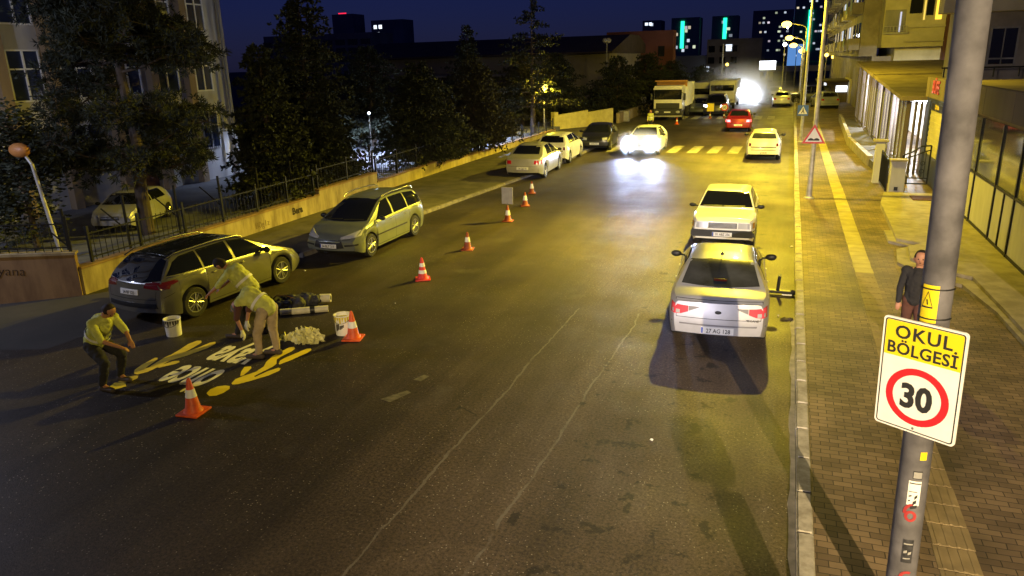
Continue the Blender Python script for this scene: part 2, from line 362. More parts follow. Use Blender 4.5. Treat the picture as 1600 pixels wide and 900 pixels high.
# crosswalks
bm = nb()
for x in [-9.4, -8.3, -7.2, -6.1, -5.0, -3.95, -2.9, -1.75]:
    sheet(bm, [(x, 40.6), (x + .55, 40.6), (x + .62, 43.9), (x + .07, 43.9)], .005)
struct('crosswalk', bm, M['roadpaint'])
bm = nb()
for k in range(9): sheet(bm, [(-9.6 + k, 63.5), (-9.05 + k, 63.5), (-9.05 + k, 67), (-9.6 + k, 67)], .005)
struct('crosswalk_far', bm, M['roadpaint'])
bm = nb(); sheet(bm, [(-5.55, 8.95), (-5.35, 8.9), (-5.2, 9.3), (-5.3, 9.35)], .005); sheet(bm, [(-5.4, 9.75), (-5.25, 9.72), (-5.2, 9.95), (-5.32, 9.98)], .005)
struct('road_paint_smear', bm, pmat('faded smear', (.12, .105, .07), .7, var=.4, vscale=9))
# yard behind the left wall
bm = nb(); box(bm, -70, -15.25, 11.9, 51.5, -.01, .42); struct('yard', bm, M['yard'])
bm = nb(); box(bm, -70, -19.6, 4, 11.896, -.01, .42); struct('yard_near', bm, M['yard'])

# ------------------------------------------------------------------ painted pedestrian-priority marking
mk = thing('road_marking', 'fresh yellow figures and cream lettering just painted on the asphalt beside the workers', 'road marking', (0, 0, 0))
FIG = dict(head=[(-8.32, 8.32), (-8.37, 8.46), (-8.34, 8.59), (-8.24, 8.66), (-8.15, 8.66), (-8.08, 8.57), (-8.07, 8.42), (-8.11, 8.3), (-8.2, 8.25)],
 body=[(-8.2, 8.76), (-8.25, 8.91), (-8.21, 9.06), (-8.12, 9.27), (-8.14, 9.5), (-8.23, 9.68), (-8.29, 9.93), (-8.27, 10.39), (-8.19, 10.43), (-8.12, 10.36), (-8.1, 10.24), (-8.13, 9.95), (-8.12, 9.83), (-8.0, 9.66), (-7.98, 9.53), (-8.03, 9.11), (-7.99, 9.08), (-7.94, 9.35), (-7.86, 9.53), (-7.8, 9.51), (-7.76, 9.42), (-7.81, 9.2), (-7.97, 8.91), (-8.07, 8.76), (-8.15, 8.72)],
 arm=[(-8.26, 9.04), (-8.37, 9.2), (-8.45, 9.38), (-8.36, 9.44), (-8.3, 9.38), (-8.26, 9.25), (-8.23, 9.08)],
 leg=[(-7.96, 9.67), (-8.03, 9.8), (-8.03, 9.92), (-7.91, 10.43), (-7.85, 10.46), (-7.79, 10.39), (-7.78, 10.25), (-7.85, 9.9), (-7.91, 9.71), (-7.93, 9.65)])
FIG2 = dict(body=[(-10.15, 8.64), (-10.23, 8.74), (-10.28, 8.92), (-10.31, 9.26), (-10.27, 9.28), (-10.2, 9.21), (-10.1, 8.85), (-10.07, 8.88), (-10.15, 9.31), (-10.14, 9.48), (-10.17, 9.7), (-10.23, 9.98), (-10.2, 10.17), (-10.12, 10.2), (-10.04, 10.12), (-10.01, 9.97), (-9.98, 9.62), (-9.91, 9.86), (-9.88, 10.16), (-9.81, 10.23), (-9.73, 10.14), (-9.72, 9.91), (-9.82, 9.51), (-9.94, 9.24), (-9.92, 8.93), (-9.93, 8.71), (-10.02, 8.58), (-10.09, 8.59)],
 arm=[(-9.92, 8.93), (-9.93, 9.05), (-9.87, 9.22), (-9.78, 9.28), (-9.72, 9.23), (-9.73, 9.14), (-9.81, 9.02), (-9.88, 8.92)],
 head=[(-10.09, 8.25), (-10.09, 8.43), (-10.03, 8.53), (-9.96, 8.55), (-9.89, 8.47), (-9.88, 8.34), (-9.97, 8.24)])
for nm, F, m_ in (('walking_figure', FIG, 'markyel'), ('walking_figure', FIG2, 'markyel2')):
    bm = nb()
    for p in F.values(): sheet(bm, p, .005)
    obj(nm, bm, M[m_], mk)
bm = nb(); sheet(bm, [(-9.94, 7.91), (-10.06, 8.04), (-10.11, 8.21), (-10.0, 8.235), (-9.9, 8.23), (-9.8, 8.15), (-9.84, 8.06), (-9.88, 8.0)], .0052); obj('paint_blot', bm, M['markyel'], mk)
def ground_text(s, xr, base, wdt, xh, name):
    cu = bpy.data.curves.new(name, 'FONT'); cu.body = s; cu.size = 1; cu.extrude = 0; cu.offset = .028; cu.resolution_u = 5
    t = bpy.data.objects.new('t', cu); C.objects.link(t); dg = bpy.context.evaluated_depsgraph_get(); dg.update()
    me = bpy.data.meshes.new_from_object(t.evaluated_get(dg)); bpy.data.objects.remove(t)
    x0 = min(v.co.x for v in me.vertices); x1 = max(v.co.x for v in me.vertices)
    sx = wdt / (x1 - x0); sy = xh / .53
    for v in me.vertices: v.co = Vector((xr - (v.co.x - x0) * sx, base - v.co.y * sy, .005))
    me.materials.append(M['markwhite']); o = link(bpy.data.objects.new(name, me), mk)
ground_text('önce', -8.60, 9.13, .93, .72, 'lettering'); ground_text('yaya', -8.52, 10.10, .92, .70, 'lettering')

# ------------------------------------------------------------------ street lamps (lit sodium)
sod_on = emis('lit sodium lens', (1.0, .62, .09), 7)
HEADS = []
def street_lamp(x, y, h, arm, label, power, lit=True, r=.09, armdir=-1, nm='street_lamp', glow=.16, mat='post', spread=160):
    t = thing(nm, label, 'street lamp', (x, y, .12), 0, 'lamp posts along the right pavement')
    bm = nb(); tube(bm, (0, 0, 0), (0, 0, h), r, r * .6, 14); lathe(bm, [(r * 1.9, 0), (r * 1.9, .03), (r * 1.2, .06), (r * 1.02, .5)], seg=14); obj('pole', bm, M[mat], t, 40)
    bm = nb(); pts = [(0, 0, h - .01)] + [(armdir * arm * (1 - math.cos(a)) , 0, h - .01 + .55 * math.sin(a)) for a in [rad(k) for k in (15, 30, 45, 60, 75, 90)]]
    path(bm, pts, r * .5, 8); obj('arm', bm, M[mat], t, 60)
    hx = armdir * (arm + .25); hz = h + .55
    bm = nb(); sphere(bm, (hx, 0, hz), .3, (1.2, .5, .30), 16)
    for v in bm.verts:
        if v.co.z < hz - .03: v.co.z = hz - .03
    hd = obj('lamp_head', bm, M['post'], t, 50)
    bm = nb(); sphere(bm, (hx, 0, hz - .05), glow, (1.25, .8, .75), 14); obj('lamp_lens', bm, sod_on if lit else M['clear'], hd, 60)  # far lenses are oversized to stand in for halo glow
    if lit: lamp('sodium_light', 'SPOT', (hx, 0, hz - .22), power * .32, SODIUM, t, (0, 0, -1), .12, spread, .5)
    if lit and y < 80:      # batwing throw of the reflector, along and across the road
        for ax in ((-.85, -1.1, -.95), (-.25, -1.15, -1.0), (-1.1, -1.0, -.95), (-.2, 1.3, -.62)): lamp('sodium_light', 'SPOT', (hx, 0, hz - .22), power * (.4 if ax[1] > 0 else .34 if ax[0] == -.25 else .55 if ax[0] < -1 else .42), SODIUM, t, ax, .12, 66, 1.0)
    if lit and 30 < y < 60: lamp('sodium_light', 'SPOT', (hx, 0, hz - .22), 6000, SODIUM, t, (.5, 1, -.13), .12, 46, 1.0)  # extra spot added to brighten the ochre block
    if lit and y > 30: lamp('lamp_glow', 'POINT', (hx, 0, hz - .4), 650 if y < 60 else 900, SODIUM, t, size=.15)
    return t
street_lamp(.88, 27.3, 8.0, 1.5, 'nearest tall yellow-lit lamp post carrying the red bump warning triangle', 22000, spread=142)
street_lamp(.75, 45.6, 8.1, 1.3, 'lamp post carrying the blue pedestrian crossing sign', 19000)
street_lamp(.95, 75.0, 6.9, 1.5, 'far lamp post with its yellow lamp highest over the road, beyond the white parked saloon', 14000, glow=.36)
street_lamp(.98, 90.0, 6.0, 1.3, 'far lamp post with the second highest yellow lamp', 3000, glow=.34)
street_lamp(1.05, 107.0, 5.4, .9, 'far lamp post with the third yellow lamp down the row', 2500, glow=.38)
street_lamp(2.1, 120.0, 4.7, .7, 'farthest lamp post, its yellow lamp beside the green light strip', 2000, glow=.4)
# flood light high behind the camera
fl = thing('flood_light', 'white floodlight on a tall mast behind the viewpoint', 'floodlight', (7.3, -15.5, .12))
bm = nb(); tube(bm, (0, 0, 0), (0, 0, 9.2), .12, .08, 12); obj('mast', bm, M['steel'], fl, 40)
bm = nb(); box(bm, -.3, .3, -.12, .02, 9.0, 9.4); obj('housing', bm, M['black'], fl)
lamp('flood_light_lamp', 'SPOT', (0, .25, 9.2), 42000, (1.0, .76, .42), fl, Vector((-6.0, 24.0, -9.2)), .06, 40, 1.0)

lamp('flood_light_fill', 'SPOT', (0, .25, 9.2), 7000, (1.0, .76, .26), fl, Vector((-16, 24, -12)), .2, 60, 1.0)  # extra warm spot added to brighten the left wall and workers
fill_mast = thing('flood_light', 'second lower white floodlight on a mast behind the viewpoint', 'floodlight', (-5.5, -16, .0))
bm = nb(); tube(bm, (0, 0, 0), (0, 0, 6.4), .1, .07, 12); obj('mast', bm, M['steel'], fill_mast, 40)
bm = nb(); box(bm, -.25, .25, -.1, .02, 6.2, 6.55); obj('housing', bm, M['black'], fill_mast)
lamp('flood_light_lamp', 'SPOT', (0, .2, 6.4), 16000, (.92, .88, 1.0), fill_mast, Vector((4.6, 29, -5.4)), .08, 15, 1.0)  # unseen second lamp added to light the silver saloon's rear

lamp('flood_light_fill', 'SPOT', (.1, .2, 6.4), 7500, (1.0, .84, .66), fill_mast, Vector((10.5, 37, -5.6)), .1, 34, 1.0)  # extra spot added to whiten the shop panels

# ------------------------------------------------------------------ sign mounted post near camera
t = thing('sign_pole', 'thick grey galvanised pole close to the camera, covered in stickers', 'pole', (1.19, 6.02, .12)); t.rotation_euler = (0, rad(-1.1), 0)
bm = nb()
zs = [0, 1, 2, 3, 4, 5, 6.5, 8.5]
for a, b_ in zip(zs, zs[1:]): tube(bm, (.015, 0, a), (.015, 0, b_), .112 - .001 * a, .112 - .001 * b_, 28, a in (0, 6.5) or b_ == 8.5)
obj('pole_shaft', bm, M['steel'], t, 60)
def wrap(bm, z0, z1, a0, a1, off=.004, n=10, cx=.015, rr_=None):
    prev = None
    for i in range(n + 1):
        a = rad(a0 + (a1 - a0) * i / n); cur = []
        for z in (z0, z1):
            r = .112 - .001 * z + off; cur.append(bm.verts.new((cx + r * math.cos(a), r * math.sin(a), z)))
        if prev: bm.faces.new((prev[0], cur[0], cur[1], prev[1]))
        prev = cur
# yellow band plate with a warning triangle
bm = nb(); wrap(bm, 2.84, 3.13, 208, 268, .007); obj('warning_plate', bm, M['sign_yel'], t)
bm = nb()
def wline(bm, a0, z0, a1, z1, wd=.006, off=.011, n=5):
    for i in range(n):
        f0, f1 = i / n, (i + 1) / n; q = []
        for f, s in ((f0, -1), (f1, -1), (f1, 1), (f0, 1)):
            a = rad(a0 + (a1 - a0) * f); z = z0 + (z1 - z0) * f
            r = .112 - .001 * z + off; dz = wd * s * (1 if abs(a1 - a0) > 5 else 0); da = 0 if abs(a1 - a0) > 5 else wd * s / r
            q.append(bm.verts.new((.015 + r * math.cos(a + da), r * math.sin(a + da), z + dz)))
        bm.faces.new(q)
wline(bm, 214, 2.96, 252, 2.96); wline(bm, 214, 2.96, 233, 3.08); wline(bm, 252, 2.96, 233, 3.08); wline(bm, 231, 3.02, 235, 2.98, .004)
obj('warning_symbol', bm, M['ink'], t)
bm = nb()
bm.free()
for z in (3.1, 2.87): bm = nb(); wrap(bm, z - .006, z + .006, 190, 350, .0095, 24); obj('strap', bm, M['black'], t)
bm = nb(); wrap(bm, 1.29, 1.51, 246, 292, .004); obj('paper_sticker', bm, M['white'], t, label='white paper sticker with small drawing')
bm = nb(); wline(bm, 250, 1.49, 290, 1.49, .005, .007); wline(bm, 250, 1.415, 280, 1.415, .003, .007)
wline(bm, 262, 1.27, 284, 1.285, .014, .007); wline(bm, 268, 1.31, 280, 1.33, .016, .007); wline(bm, 272, 1.36, 282, 1.38, .014, .007); wline(bm, 252, 1.37, 262, 1.38, .006, .007); wline(bm, 252, 1.33, 258, 1.335, .006, .007)
obj('sticker_print', bm, M['ink'], t)
bm = nb(); wrap(bm, 1.53, 1.60, 258, 292, .003); obj('small_sticker', bm, M['ink'], t); bm = nb(); wrap(bm, 1.538, 1.592, 260, 290, .005); obj('small_sticker_face', bm, M['signback'], t)
bm = nb(); wrap(bm, .75, .97, 252, 292, .004); obj('dark_sticker', bm, pmat('dark sticker', (.03, .03, .035), .5, var=.5, vscale=30), t)
bm = nb(); wline(bm, 256, .93, 288, .93, .006, .006); wline(bm, 258, .85, 270, .86, .012, .006); wline(bm, 274, .84, 286, .85, .012, .006); wline(bm, 258, .79, 284, .795, .005, .006); obj('dark_sticker_print', bm, M['signback'], t)
bm = nb(); wrap(bm, 1.70, 1.77, 275, 300, .004); obj('yellow_label', bm, M['sign_yel'], t)
bm = nb()
def scrawl(bm, cz, ca, ru, rv, a0, a1, off=.006, wd=.012):
    N = 14
    for i in range(N):
        q = []
        for f, s in ((i, -1), (i + 1, -1), (i + 1, 1), (i, 1)):
            th = rad(a0 + (a1 - a0) * f / N); z = cz + (rv + wd * s) * math.sin(th); a = rad(ca) + (ru + wd * s) / .12 * math.cos(th)
            r = .112 - .001 * z + off; q.append(bm.verts.new((.015 + r * math.cos(a), r * math.sin(a), z)))
        bm.faces.new(q)
scrawl(bm, 1.19, 266, .035, .04, 0, 360); scrawl(bm, 1.22, 272, .06, .075, 90, 190); scrawl(bm, .60, 280, .05, .06, 60, 300); scrawl(bm, .52, 256, .05, .08, 0, 140)
obj('red_graffiti', bm, pmat('red spray paint', (.35, .03, .03), .6), t)
# school-zone sign
sg = thing('speed_limit_sign', 'white and yellow school zone sign with red ring and 30 on the near pole', 'road sign', (1.075, 5.824, 2.532))
sg.rotation_euler = (rad(1.5), rad(-.8), rad(-32.7))
def rrect(w_, h_, r, n=6):
    p = []
    for cx, cz, a0 in ((w_ - r, h_ - r, 0), (-w_ + r, h_ - r, 90), (-w_ + r, -h_ + r, 180), (w_ - r, -h_ + r, 270)):
        for i in range(n + 1):
            a = rad(a0 + 90 * i / n); p.append((cx + r * math.cos(a), cz + r * math.sin(a)))
    return p
def plate_y(bm, poly, y, th=.0):
    if th:
        a = [bm.verts.new((x, y, z)) for x, z in poly]; b_ = [bm.verts.new((x, y + th, z)) for x, z in poly]
        bm.faces.new(a); bm.faces.new(b_[::-1])
        for i in range(len(a)): bm.faces.new((a[i], b_[i], b_[(i + 1) % len(a)], a[(i + 1) % len(a)]))
    else: bm.faces.new([bm.verts.new((x, y, z)) for x, z in poly])
SW, SH = .30, .45
bm = nb(); plate_y(bm, rrect(SW, SH, .03), 0, .018); obj('sign_plate', bm, M['white'], sg)
def ring_y(bm, o, i_, y):
    n = len(o); a = [bm.verts.new((x, y, z)) for x, z in o]; b_ = [bm.verts.new((x, y, z)) for x, z in i_]
    for k in range(n): bm.faces.new((a[k], a[(k + 1) % n], b_[(k + 1) % n], b_[k]))
bm = nb(); ring_y(bm, rrect(SW - .014, SH - .014, .024), rrect(SW - .023, SH - .023, .018), -.0015); obj('sign_border', bm, M['ink'], sg)
bm = nb(); top = [(x, z) for x, z in rrect(SW - .024, SH - .024, .017)]; yp = [p for p in top if p[1] > 0]; yp = yp + [(-SW + .024, .145), (SW - .024, .145)]
plate_y(bm, yp, -.001); obj('yellow_field', bm, M['sign_yel'], sg)
circ = lambda r, n=48, cz=0: [(r * math.cos(2 * math.pi * k / n), cz + r * math.sin(2 * math.pi * k / n)) for k in range(n)]
bm = nb(); ring_y(bm, circ(.232, cz=-.15), circ(.178, cz=-.15), -.002); obj('red_ring', bm, M['sign_red'], sg)
fm = lambda x, z, sx=1: Matrix.Translation((x, -.0035, z)) @ Matrix.Rotation(rad(90), 4, 'X') @ Matrix.Diagonal((sx, 1, 1, 1))
text('lettering', 'OKUL', M['ink'], sg, fm(0, .295), .145, .0005, .003, space=1.12); text('lettering', 'BÖLGESİ', M['ink'], sg, fm(0, .168, .93), .132, .0005, .003, space=1.06)
text('lettering', '30', M['ink'], sg, fm(-.005, -.245, .88), .27, .0005, .010)
bm = nb(); bmesh.ops.create_uvsphere(bm, u_segments=8, v_segments=6, radius=.009, matrix=Matrix.Translation((0, -.002, -.408))); obj('bolt', bm, M['steel'], sg)
bm = nb(); box(bm, -.03, .03, .019, .10, .18, .22); box(bm, -.03, .03, .019, .10, -.22, -.18); obj('bracket', bm, M['steel'], sg)
# unseen, added control box on a post: casts the square-headed shadow
t = thing('shadow_caster_post', 'grey control box on a square post just below the viewpoint', 'control box', (1.42, 2.6, .12))
bm = nb(); box(bm, -.11, .11, -.1, .1, 0, 2.0); obj('post', bm, M['steel'], t); bm = nb(); bbox(bm, -.27, .14, -.15, .15, 2.12, 2.5, .02); box(bm, -.10, .0, -.05, .05, 2.0, 2.12); obj('cabinet', bm, M['signback'], t)

# ------------------------------------------------------------------ small signs on posts
def tri(r, n=None): return [(r * math.cos(rad(a)), r * math.sin(rad(a))) for a in (90, 210, 330)]
s = thing('warning_sign', 'red-bordered white triangle sign showing a road bump, on the nearest tall lamp post', 'road sign', (.86, 27.15, 2.22))
bm = nb(); plate_y(bm, tri(.43), 0, .02); obj('sign_plate', bm, M['sign_red'], s); bm = nb(); plate_y(bm, tri(.31), -.003); obj('white_field', bm, M['white'], s)
bm = nb(); pp = [(-.18, -.12)] + [(-.18 + .36 * k / 16, -.075 + .042 * abs(math.sin(2 * math.pi * k / 16 / 1.0))) for k in range(17)] + [(.18, -.12)]; plate_y(bm, pp, -.006); obj('bump_symbol', bm, M['ink'], s)
s = thing('crossing_sign', 'square blue sign with a white triangle and walking figure on the second lamp post', 'road sign', (.74, 45.44, 1.88))
bm = nb(); plate_y(bm, rrect(.29, .29, .03), 0, .02); obj('sign_plate', bm, M['sign_blue'], s); bm = nb(); plate_y(bm, [(0, .23), (-.24, -.2), (.24, -.2)], -.003); obj('white_triangle', bm, M['white'], s)
bm = nb(); plate_y(bm, [(-.02, .09), (.02, .09), (.04, -.02), (.09, -.16), (.05, -.16), (.01, -.05), (-.06, -.16), (-.1, -.16), (-.03, -.02)], -.006); plate_y(bm, circ(.025, 10, .12), -.006); obj('walking_symbol', bm, M['ink'], s)

# ------------------------------------------------------------------ vehicles
def lerp_pts(pts, x):
    if x <= pts[0][0]: return pts[0][1]
    for (a, va), (b_, vb) in zip(pts, pts[1:]):
        if x <= b_:
            f = (x - a) / (b_ - a); return va + (vb - va) * f
    return pts[-1][1]
def smooth_pts(pts, x, k=.10):
    return sum(lerp_pts(pts, x + d * k) for d in (-1, -.5, 0, .5, 1)) / 5
class Car:
    def __init__(s, name, label, cat, loc, heading, L, W, H, top, belt, arches, paint_m, sill=.20, wr=.60, nose_z=(.42, .30), group=None, rise=((0, 0),), crown=.035, bulge=(.12, .10), wheel=.31, rim='spoke', rimm='alloy', facet=28, track_in=.02):
        s.L, s.W, s.H = L, W / 2, H; s.top = top; s.belt = belt; s.arches = arches; s.sill = sill; s.wr = wr * W / 2 / .84 if wr < 1 else wr
        s.wr = wr; s.crown = crown; s.bulge = bulge; s.paint = paint_m; s.wheelr = wheel
        s.root = thing(name, label, cat, (loc[0], loc[1], 0), heading, group)
        s.make_body(facet); s.wheels(rim, rimm, track_in)
    def wid(s, y):
        e = s.L / 2; d = max(0, (abs(y) - (e - .55)) / .55); return s.W * (1 - .13 * d ** 2.4)
    def bot(s, y):
        e = s.L / 2; z = s.sill; d = max(0, (abs(y) - (e - .5)) / .5); z += .12 * d ** 2
        for yc in s.arches:
            r = s.wheelr + .055; dy = abs(y - yc)
            if dy < r: z = max(z, s.wheelr + math.sqrt(r * r - dy * dy))
        return z
    def deform(s, p):
        x, y, z = p; e = s.L / 2; q = (x / s.W) ** 2
        if y > 0: f = max(0, (y - (e - .6)) / .6); b_ = s.bulge[0]
        else: f = max(0, (-y - (e - .6)) / .6); b_ = s.bulge[1]
        sg_ = 1 if y > 0 else -1
        lean = max(0, z - .55) * .16 + max(0, .36 - z) * .25
        return Vector((x, y - sg_ * f * (b_ * q + lean), z))
    def ring(s, y):
        w_ = s.wid(y); b_ = s.bot(y); zb = lerp_pts(s.belt, y); zt = smooth_pts(s.top, y, .06); H = max(v for _, v in s.top); zt = max(zt, zb + .012)
        h = zb - b_
        r = [(w_ * .955, b_), (w_ * .99, b_ + h * .28), (w_, b_ + h * .55), (w_ * .992, b_ + h * .8), (w_ * .965, zb - .035), (w_ * .93, zb)]
        cr = s.crown; ze = zt - cr
        f = (ze - zb) / max(.01, (H - cr - zb)); f = min(1, max(0, f))
        we = w_ * .93 + (s.wr - w_ * .93) * f ** 1.1 if f > 0 else w_ * .92
        if ze < zb: ze = zb + .004; 
        m_ = (ze - zb)
        r += [(w_ * .93 + (we - w_ * .93) * .5 + .015 * f, zb + m_ * .5), (we, zb + m_ * .93), (we - .055, ze + .004 + .3 * (zt - ze) * 0), (we * .55, zt - (zt - ze) * .28), (0, zt)]
        return r
    def make_body(s, facet):
        e = s.L / 2; st = set()
        n = int(s.L / .07)
        for i in range(n + 1): st.add(round(-e + s.L * i / n, 3))
        for yc in s.arches:
            r = s.wheelr + .055
            for k in range(-8, 9): st.add(round(yc + r * .999 * math.sin(rad(k * 90 / 8)), 3))
            st.add(round(yc + r + .001, 3)); st.add(round(yc - r - .001, 3))
        for y, _ in s.top: st.add(round(y, 3))
        st = sorted(x for x in st if -e <= x <= e)
        bm = nb(); rings = []
        for y in st:
            rg = s.ring(y); full = [(x, z) for x, z in rg] + [(-x, z) for x, z in rg[-2::-1]]
            rings.append([bm.verts.new(s.deform((x, y, z))) for x, z in full])
        for a, b_ in zip(rings, rings[1:]):
            for i in range(len(a) - 1): bm.faces.new((a[i], a[i + 1], b_[i + 1], b_[i]))
        for ri, y in ((0, st[0]), (-1, st[-1])):     # caps with interior columns
            rg = s.ring(y); N = 10; ringv = rings[ri]; rows = []
            for i, (x, z) in enumerate(rg[:-1]):
                row = [ringv[i]]
                for k in range(1, N): row.append(bm.verts.new(s.deform((x - 2 * x * k / N, y, z))))
                row.append(ringv[len(ringv) - 1 - i]); rows.append(row)
            for a, b_ in zip(rows, rows[1:]):
                for k in range(N): bm.faces.new((a[k], a[k + 1], b_[k + 1], b_[k]))
            c = ringv[len(rg) - 1]; a = rows[-1]
            for k in range(N): bm.faces.new((a[k], a[k + 1], c))
        bmesh.ops.recalc_face_normals(bm, faces=bm.faces[:])
        s.bvh = BVHTree.FromBMesh(bm)
        s.body = obj('body', bm, s.paint, s.root, facet)
        bm = nb(); box(bm, -s.W + .27, s.W - .27, -e + .42, e - .42, .17, .58); box(bm, -s.W + .09, s.W - .09, s.arches[0] + s.wheelr + .08, s.arches[1] - s.wheelr - .08, .185, .4)
        obj('underbody', bm, M['interior'], s.root)
    def cast(s, plane, u, v):
        if plane == 'right': o, d = Vector((3, u, v)), Vector((-1, 0, 0))
        elif plane == 'left': o, d = Vector((-3, u, v)), Vector((1, 0, 0))
        elif plane == 'front': o, d = Vector((u, s.L, v)), Vector((0, -1, 0))
        elif plane == 'rear': o, d = Vector((u, -s.L, v)), Vector((0, 1, 0))
        else: o, d = Vector((u, v, 4)), Vector((0, 0, -1))
        p, n, i, dist = s.bvh.ray_cast(o, d)
        if p is None: p, n, i, dist = s.bvh.find_nearest(o + d * (3 - s.W if plane in ('right', 'left') else s.L / 2 if plane in ('front', 'rear') else 2.8))
        if n.dot(d) > 0: n = -n
        return p, n, d
    def panel(s, name, plane, bottom, topl, m, off=.007, nv=5, nu=5, skirt=.02, parent=None, smooth=60, bm=None, close=True):
        own = bm is None
        if own: bm = nb()
        cols = []
        segs = []
        for i in range(len(bottom) - 1):
            for k in range(nu): segs.append((i, k / nu))
        segs.append((len(bottom) - 2, 1.0))
        for i, f in segs:
            b0 = Vector(bottom[i]).lerp(Vector(bottom[i + 1]), f); t0 = Vector(topl[i]).lerp(Vector(topl[i + 1]), f); c = []
            for j in range(nv + 1):
                q = b0.lerp(t0, j / nv); p, n, d = s.cast(plane, q.x, q.y); c.append((p + n * off, d))
            cols.append(c)
        V = [[bm.verts.new(p) for p, d in c] for c in cols]
        for a, b_ in zip(V, V[1:]):
            for j in range(nv): bm.faces.new((a[j], b_[j], b_[j + 1], a[j + 1]))
        if skirt:
            edge = [(i, 0) for i in range(len(V))] + [(len(V) - 1, j) for j in range(1, nv + 1)] + [(i, nv) for i in range(len(V) - 2, -1, -1)] + [(0, j) for j in range(nv - 1, 0, -1)]
            inn = [bm.verts.new(V[i][j].co + cols[i][j][1] * skirt) for i, j in edge]; E_ = [V[i][j] for i, j in edge]
            for k in range(len(E_)): bm.faces.new((E_[k], E_[(k + 1) % len(E_)], inn[(k + 1) % len(E_)], inn[k]))
        if own: return obj(name, bm, m, parent or s.root, smooth)
    def line(s, bm, plane, pts, wd=.009, off=.004, n=6):
        for (u0, v0), (u1, v1) in zip(pts, pts[1:]):
            d = Vector((u1 - u0, v1 - v0)); l = d.length; q = Vector((-d.y, d.x)) / l * wd / 2
            s.panel('', plane, [(u0 - q.x, v0 - q.y), (u1 - q.x, v1 - q.y)], [(u0 + q.x, v0 + q.y), (u1 + q.x, v1 + q.y)], None, off, 1, max(2, int(l / .12)), 0, bm=bm)
    def sides(s, name, pts_b, pts_t, m, **k):
        for pl in ('right', 'left'): s.panel(name, pl, pts_b, pts_t, m, **k)
    def pair(s, name, plane, pb, pt, m, **k):
        for sg_ in (1, -1): s.panel(name, plane, [(x * sg_, z) for x, z in pb], [(x * sg_, z) for x, z in pt], m, **k)
    def wheels(s, rim, rimm, tin):
        r = s.wheelr; W_ = .2
        bm = nb(); prof = [(r * .66, -W_ / 2), (r * .93, -W_ / 2), (r, -W_ / 2 + .03), (r, W_ / 2 - .03), (r * .93, W_ / 2), (r * .68, W_ / 2), (r * .66, W_ / 2 - .02)]
        lathe(bm, prof, axis='X', seg=28); tyre = obj('wheel', bm, M['rubber'], s.root, 40)
        bm = nb(); lathe(bm, [(r * .67, W_ / 2 - .05), (r * .67, W_ / 2 - .002), (r * .62, W_ / 2 - .004), (r * .60, W_ / 2 - .04)], axis='X', seg=28)
        lathe(bm, [(.001, W_ / 2 - .02), (.045, W_ / 2 - .015), (.05, W_ / 2 - .04)], axis='X', seg=12)
        ns = 5 if rim == 'spoke' else 8
        for k in range(ns):
            for dd in ((-.16, .16) if rim == 'spoke' else (0,)):
                a = 2 * math.pi * k / ns + dd; a1 = a + dd * .3
                p0 = Vector((W_ / 2 - .022, .03 * math.cos(a), .03 * math.sin(a))); p1 = Vector((W_ / 2 - .014, r * .63 * math.cos(a1), r * .63 * math.sin(a1)))
                tube(bm, p0, p1, .018, .014 if rim == 'spoke' else .028, 6)
        rm = obj('rim', bm, M[rimm], tyre, 50)
        bm = nb(); lathe(bm, [(r * .6, W_ / 2 - .06), (r * .6, W_ / 2 - .055)], axis='X', seg=20); dk = obj('wheel_disc', bm, M['interior'], tyre)
        first = True
        for yc in s.arches:
            for sg_ in (1, -1):
                if first: w_ = tyre; first = False
                else:
                    w_ = tyre.copy(); link(w_, s.root)
                    for c in (rm, dk): x = c.copy(); link(x, w_)
                w_.location = (sg_ * (s.W - W_ / 2 - tin), yc, r); w_.rotation_euler = (0, 0, 0 if sg_ > 0 else math.pi)
    def mirrors(s, y, z, m, sz=(.11, .06, .07)):
        for sg_ in (1, -1):
            bm = nb(); sphere(bm, (sg_ * (s.W + .09), y, z), 1, sz, 12); tube(bm, (sg_ * (s.W - .08), y + .02, z - .03), (sg_ * (s.W + .06), y, z - .02), .022, .02, 8)
            obj('side_mirror', bm, m, s.root, 50)
    def handles(s, ys, z, m):
        for pl, sg_ in (('right', 1), ('left', -1)):
            for y in ys:
                p, n, d = s.cast(pl, y, z); bm = nb(); sphere(bm, p + n * .012, 1, (.018, .075, .018), 10); obj('door_handle', bm, m, s.root, 50)
    def plate(s, plane, z, txt, w_=.26, h_=.056, u0=0, blue=True):
        o = s.panel('number_plate', plane, [(u0 - w_, z - h_), (u0 + w_, z - h_)], [(u0 - w_, z + h_), (u0 + w_, z + h_)], M['plate'], off=.018, nv=2, nu=4, skirt=.02, smooth=None)
        p, n, d = s.cast(plane, u0, z); nrm = -d
        q = p + nrm * .026
        if blue:
            sg_ = -1 if plane == 'rear' else 1
            s.panel('plate_band', plane, [(u0 + sg_ * (w_ - .004), z - h_ * .9), (u0 + sg_ * (w_ - .035), z - h_ * .9)], [(u0 + sg_ * (w_ - .004), z + h_ * .9), (u0 + sg_ * (w_ - .035), z + h_ * .9)], M['plateblue'], off=.022, nv=1, nu=1, skirt=0, parent=o, smooth=None)
        text('plate_lettering', txt, M['ink'], o, facing((q.x + (.015 if plane == 'rear' else -.015), q.y, z - h_ * .62), nrm) @ Matrix.Diagonal((.86, 1, 1, 1)), h_ * 1.75, .0005, .0012)
    def seams(s, side_lines, extra=()):
        bm = nb()
        for pl in ('right', 'left'):
            for pts in side_lines: s.line(bm, pl, pts)
        for pl, pts in extra: s.line(bm, pl, pts)
        obj('panel_gaps', bm, M['seam'], s.root)
S = 1
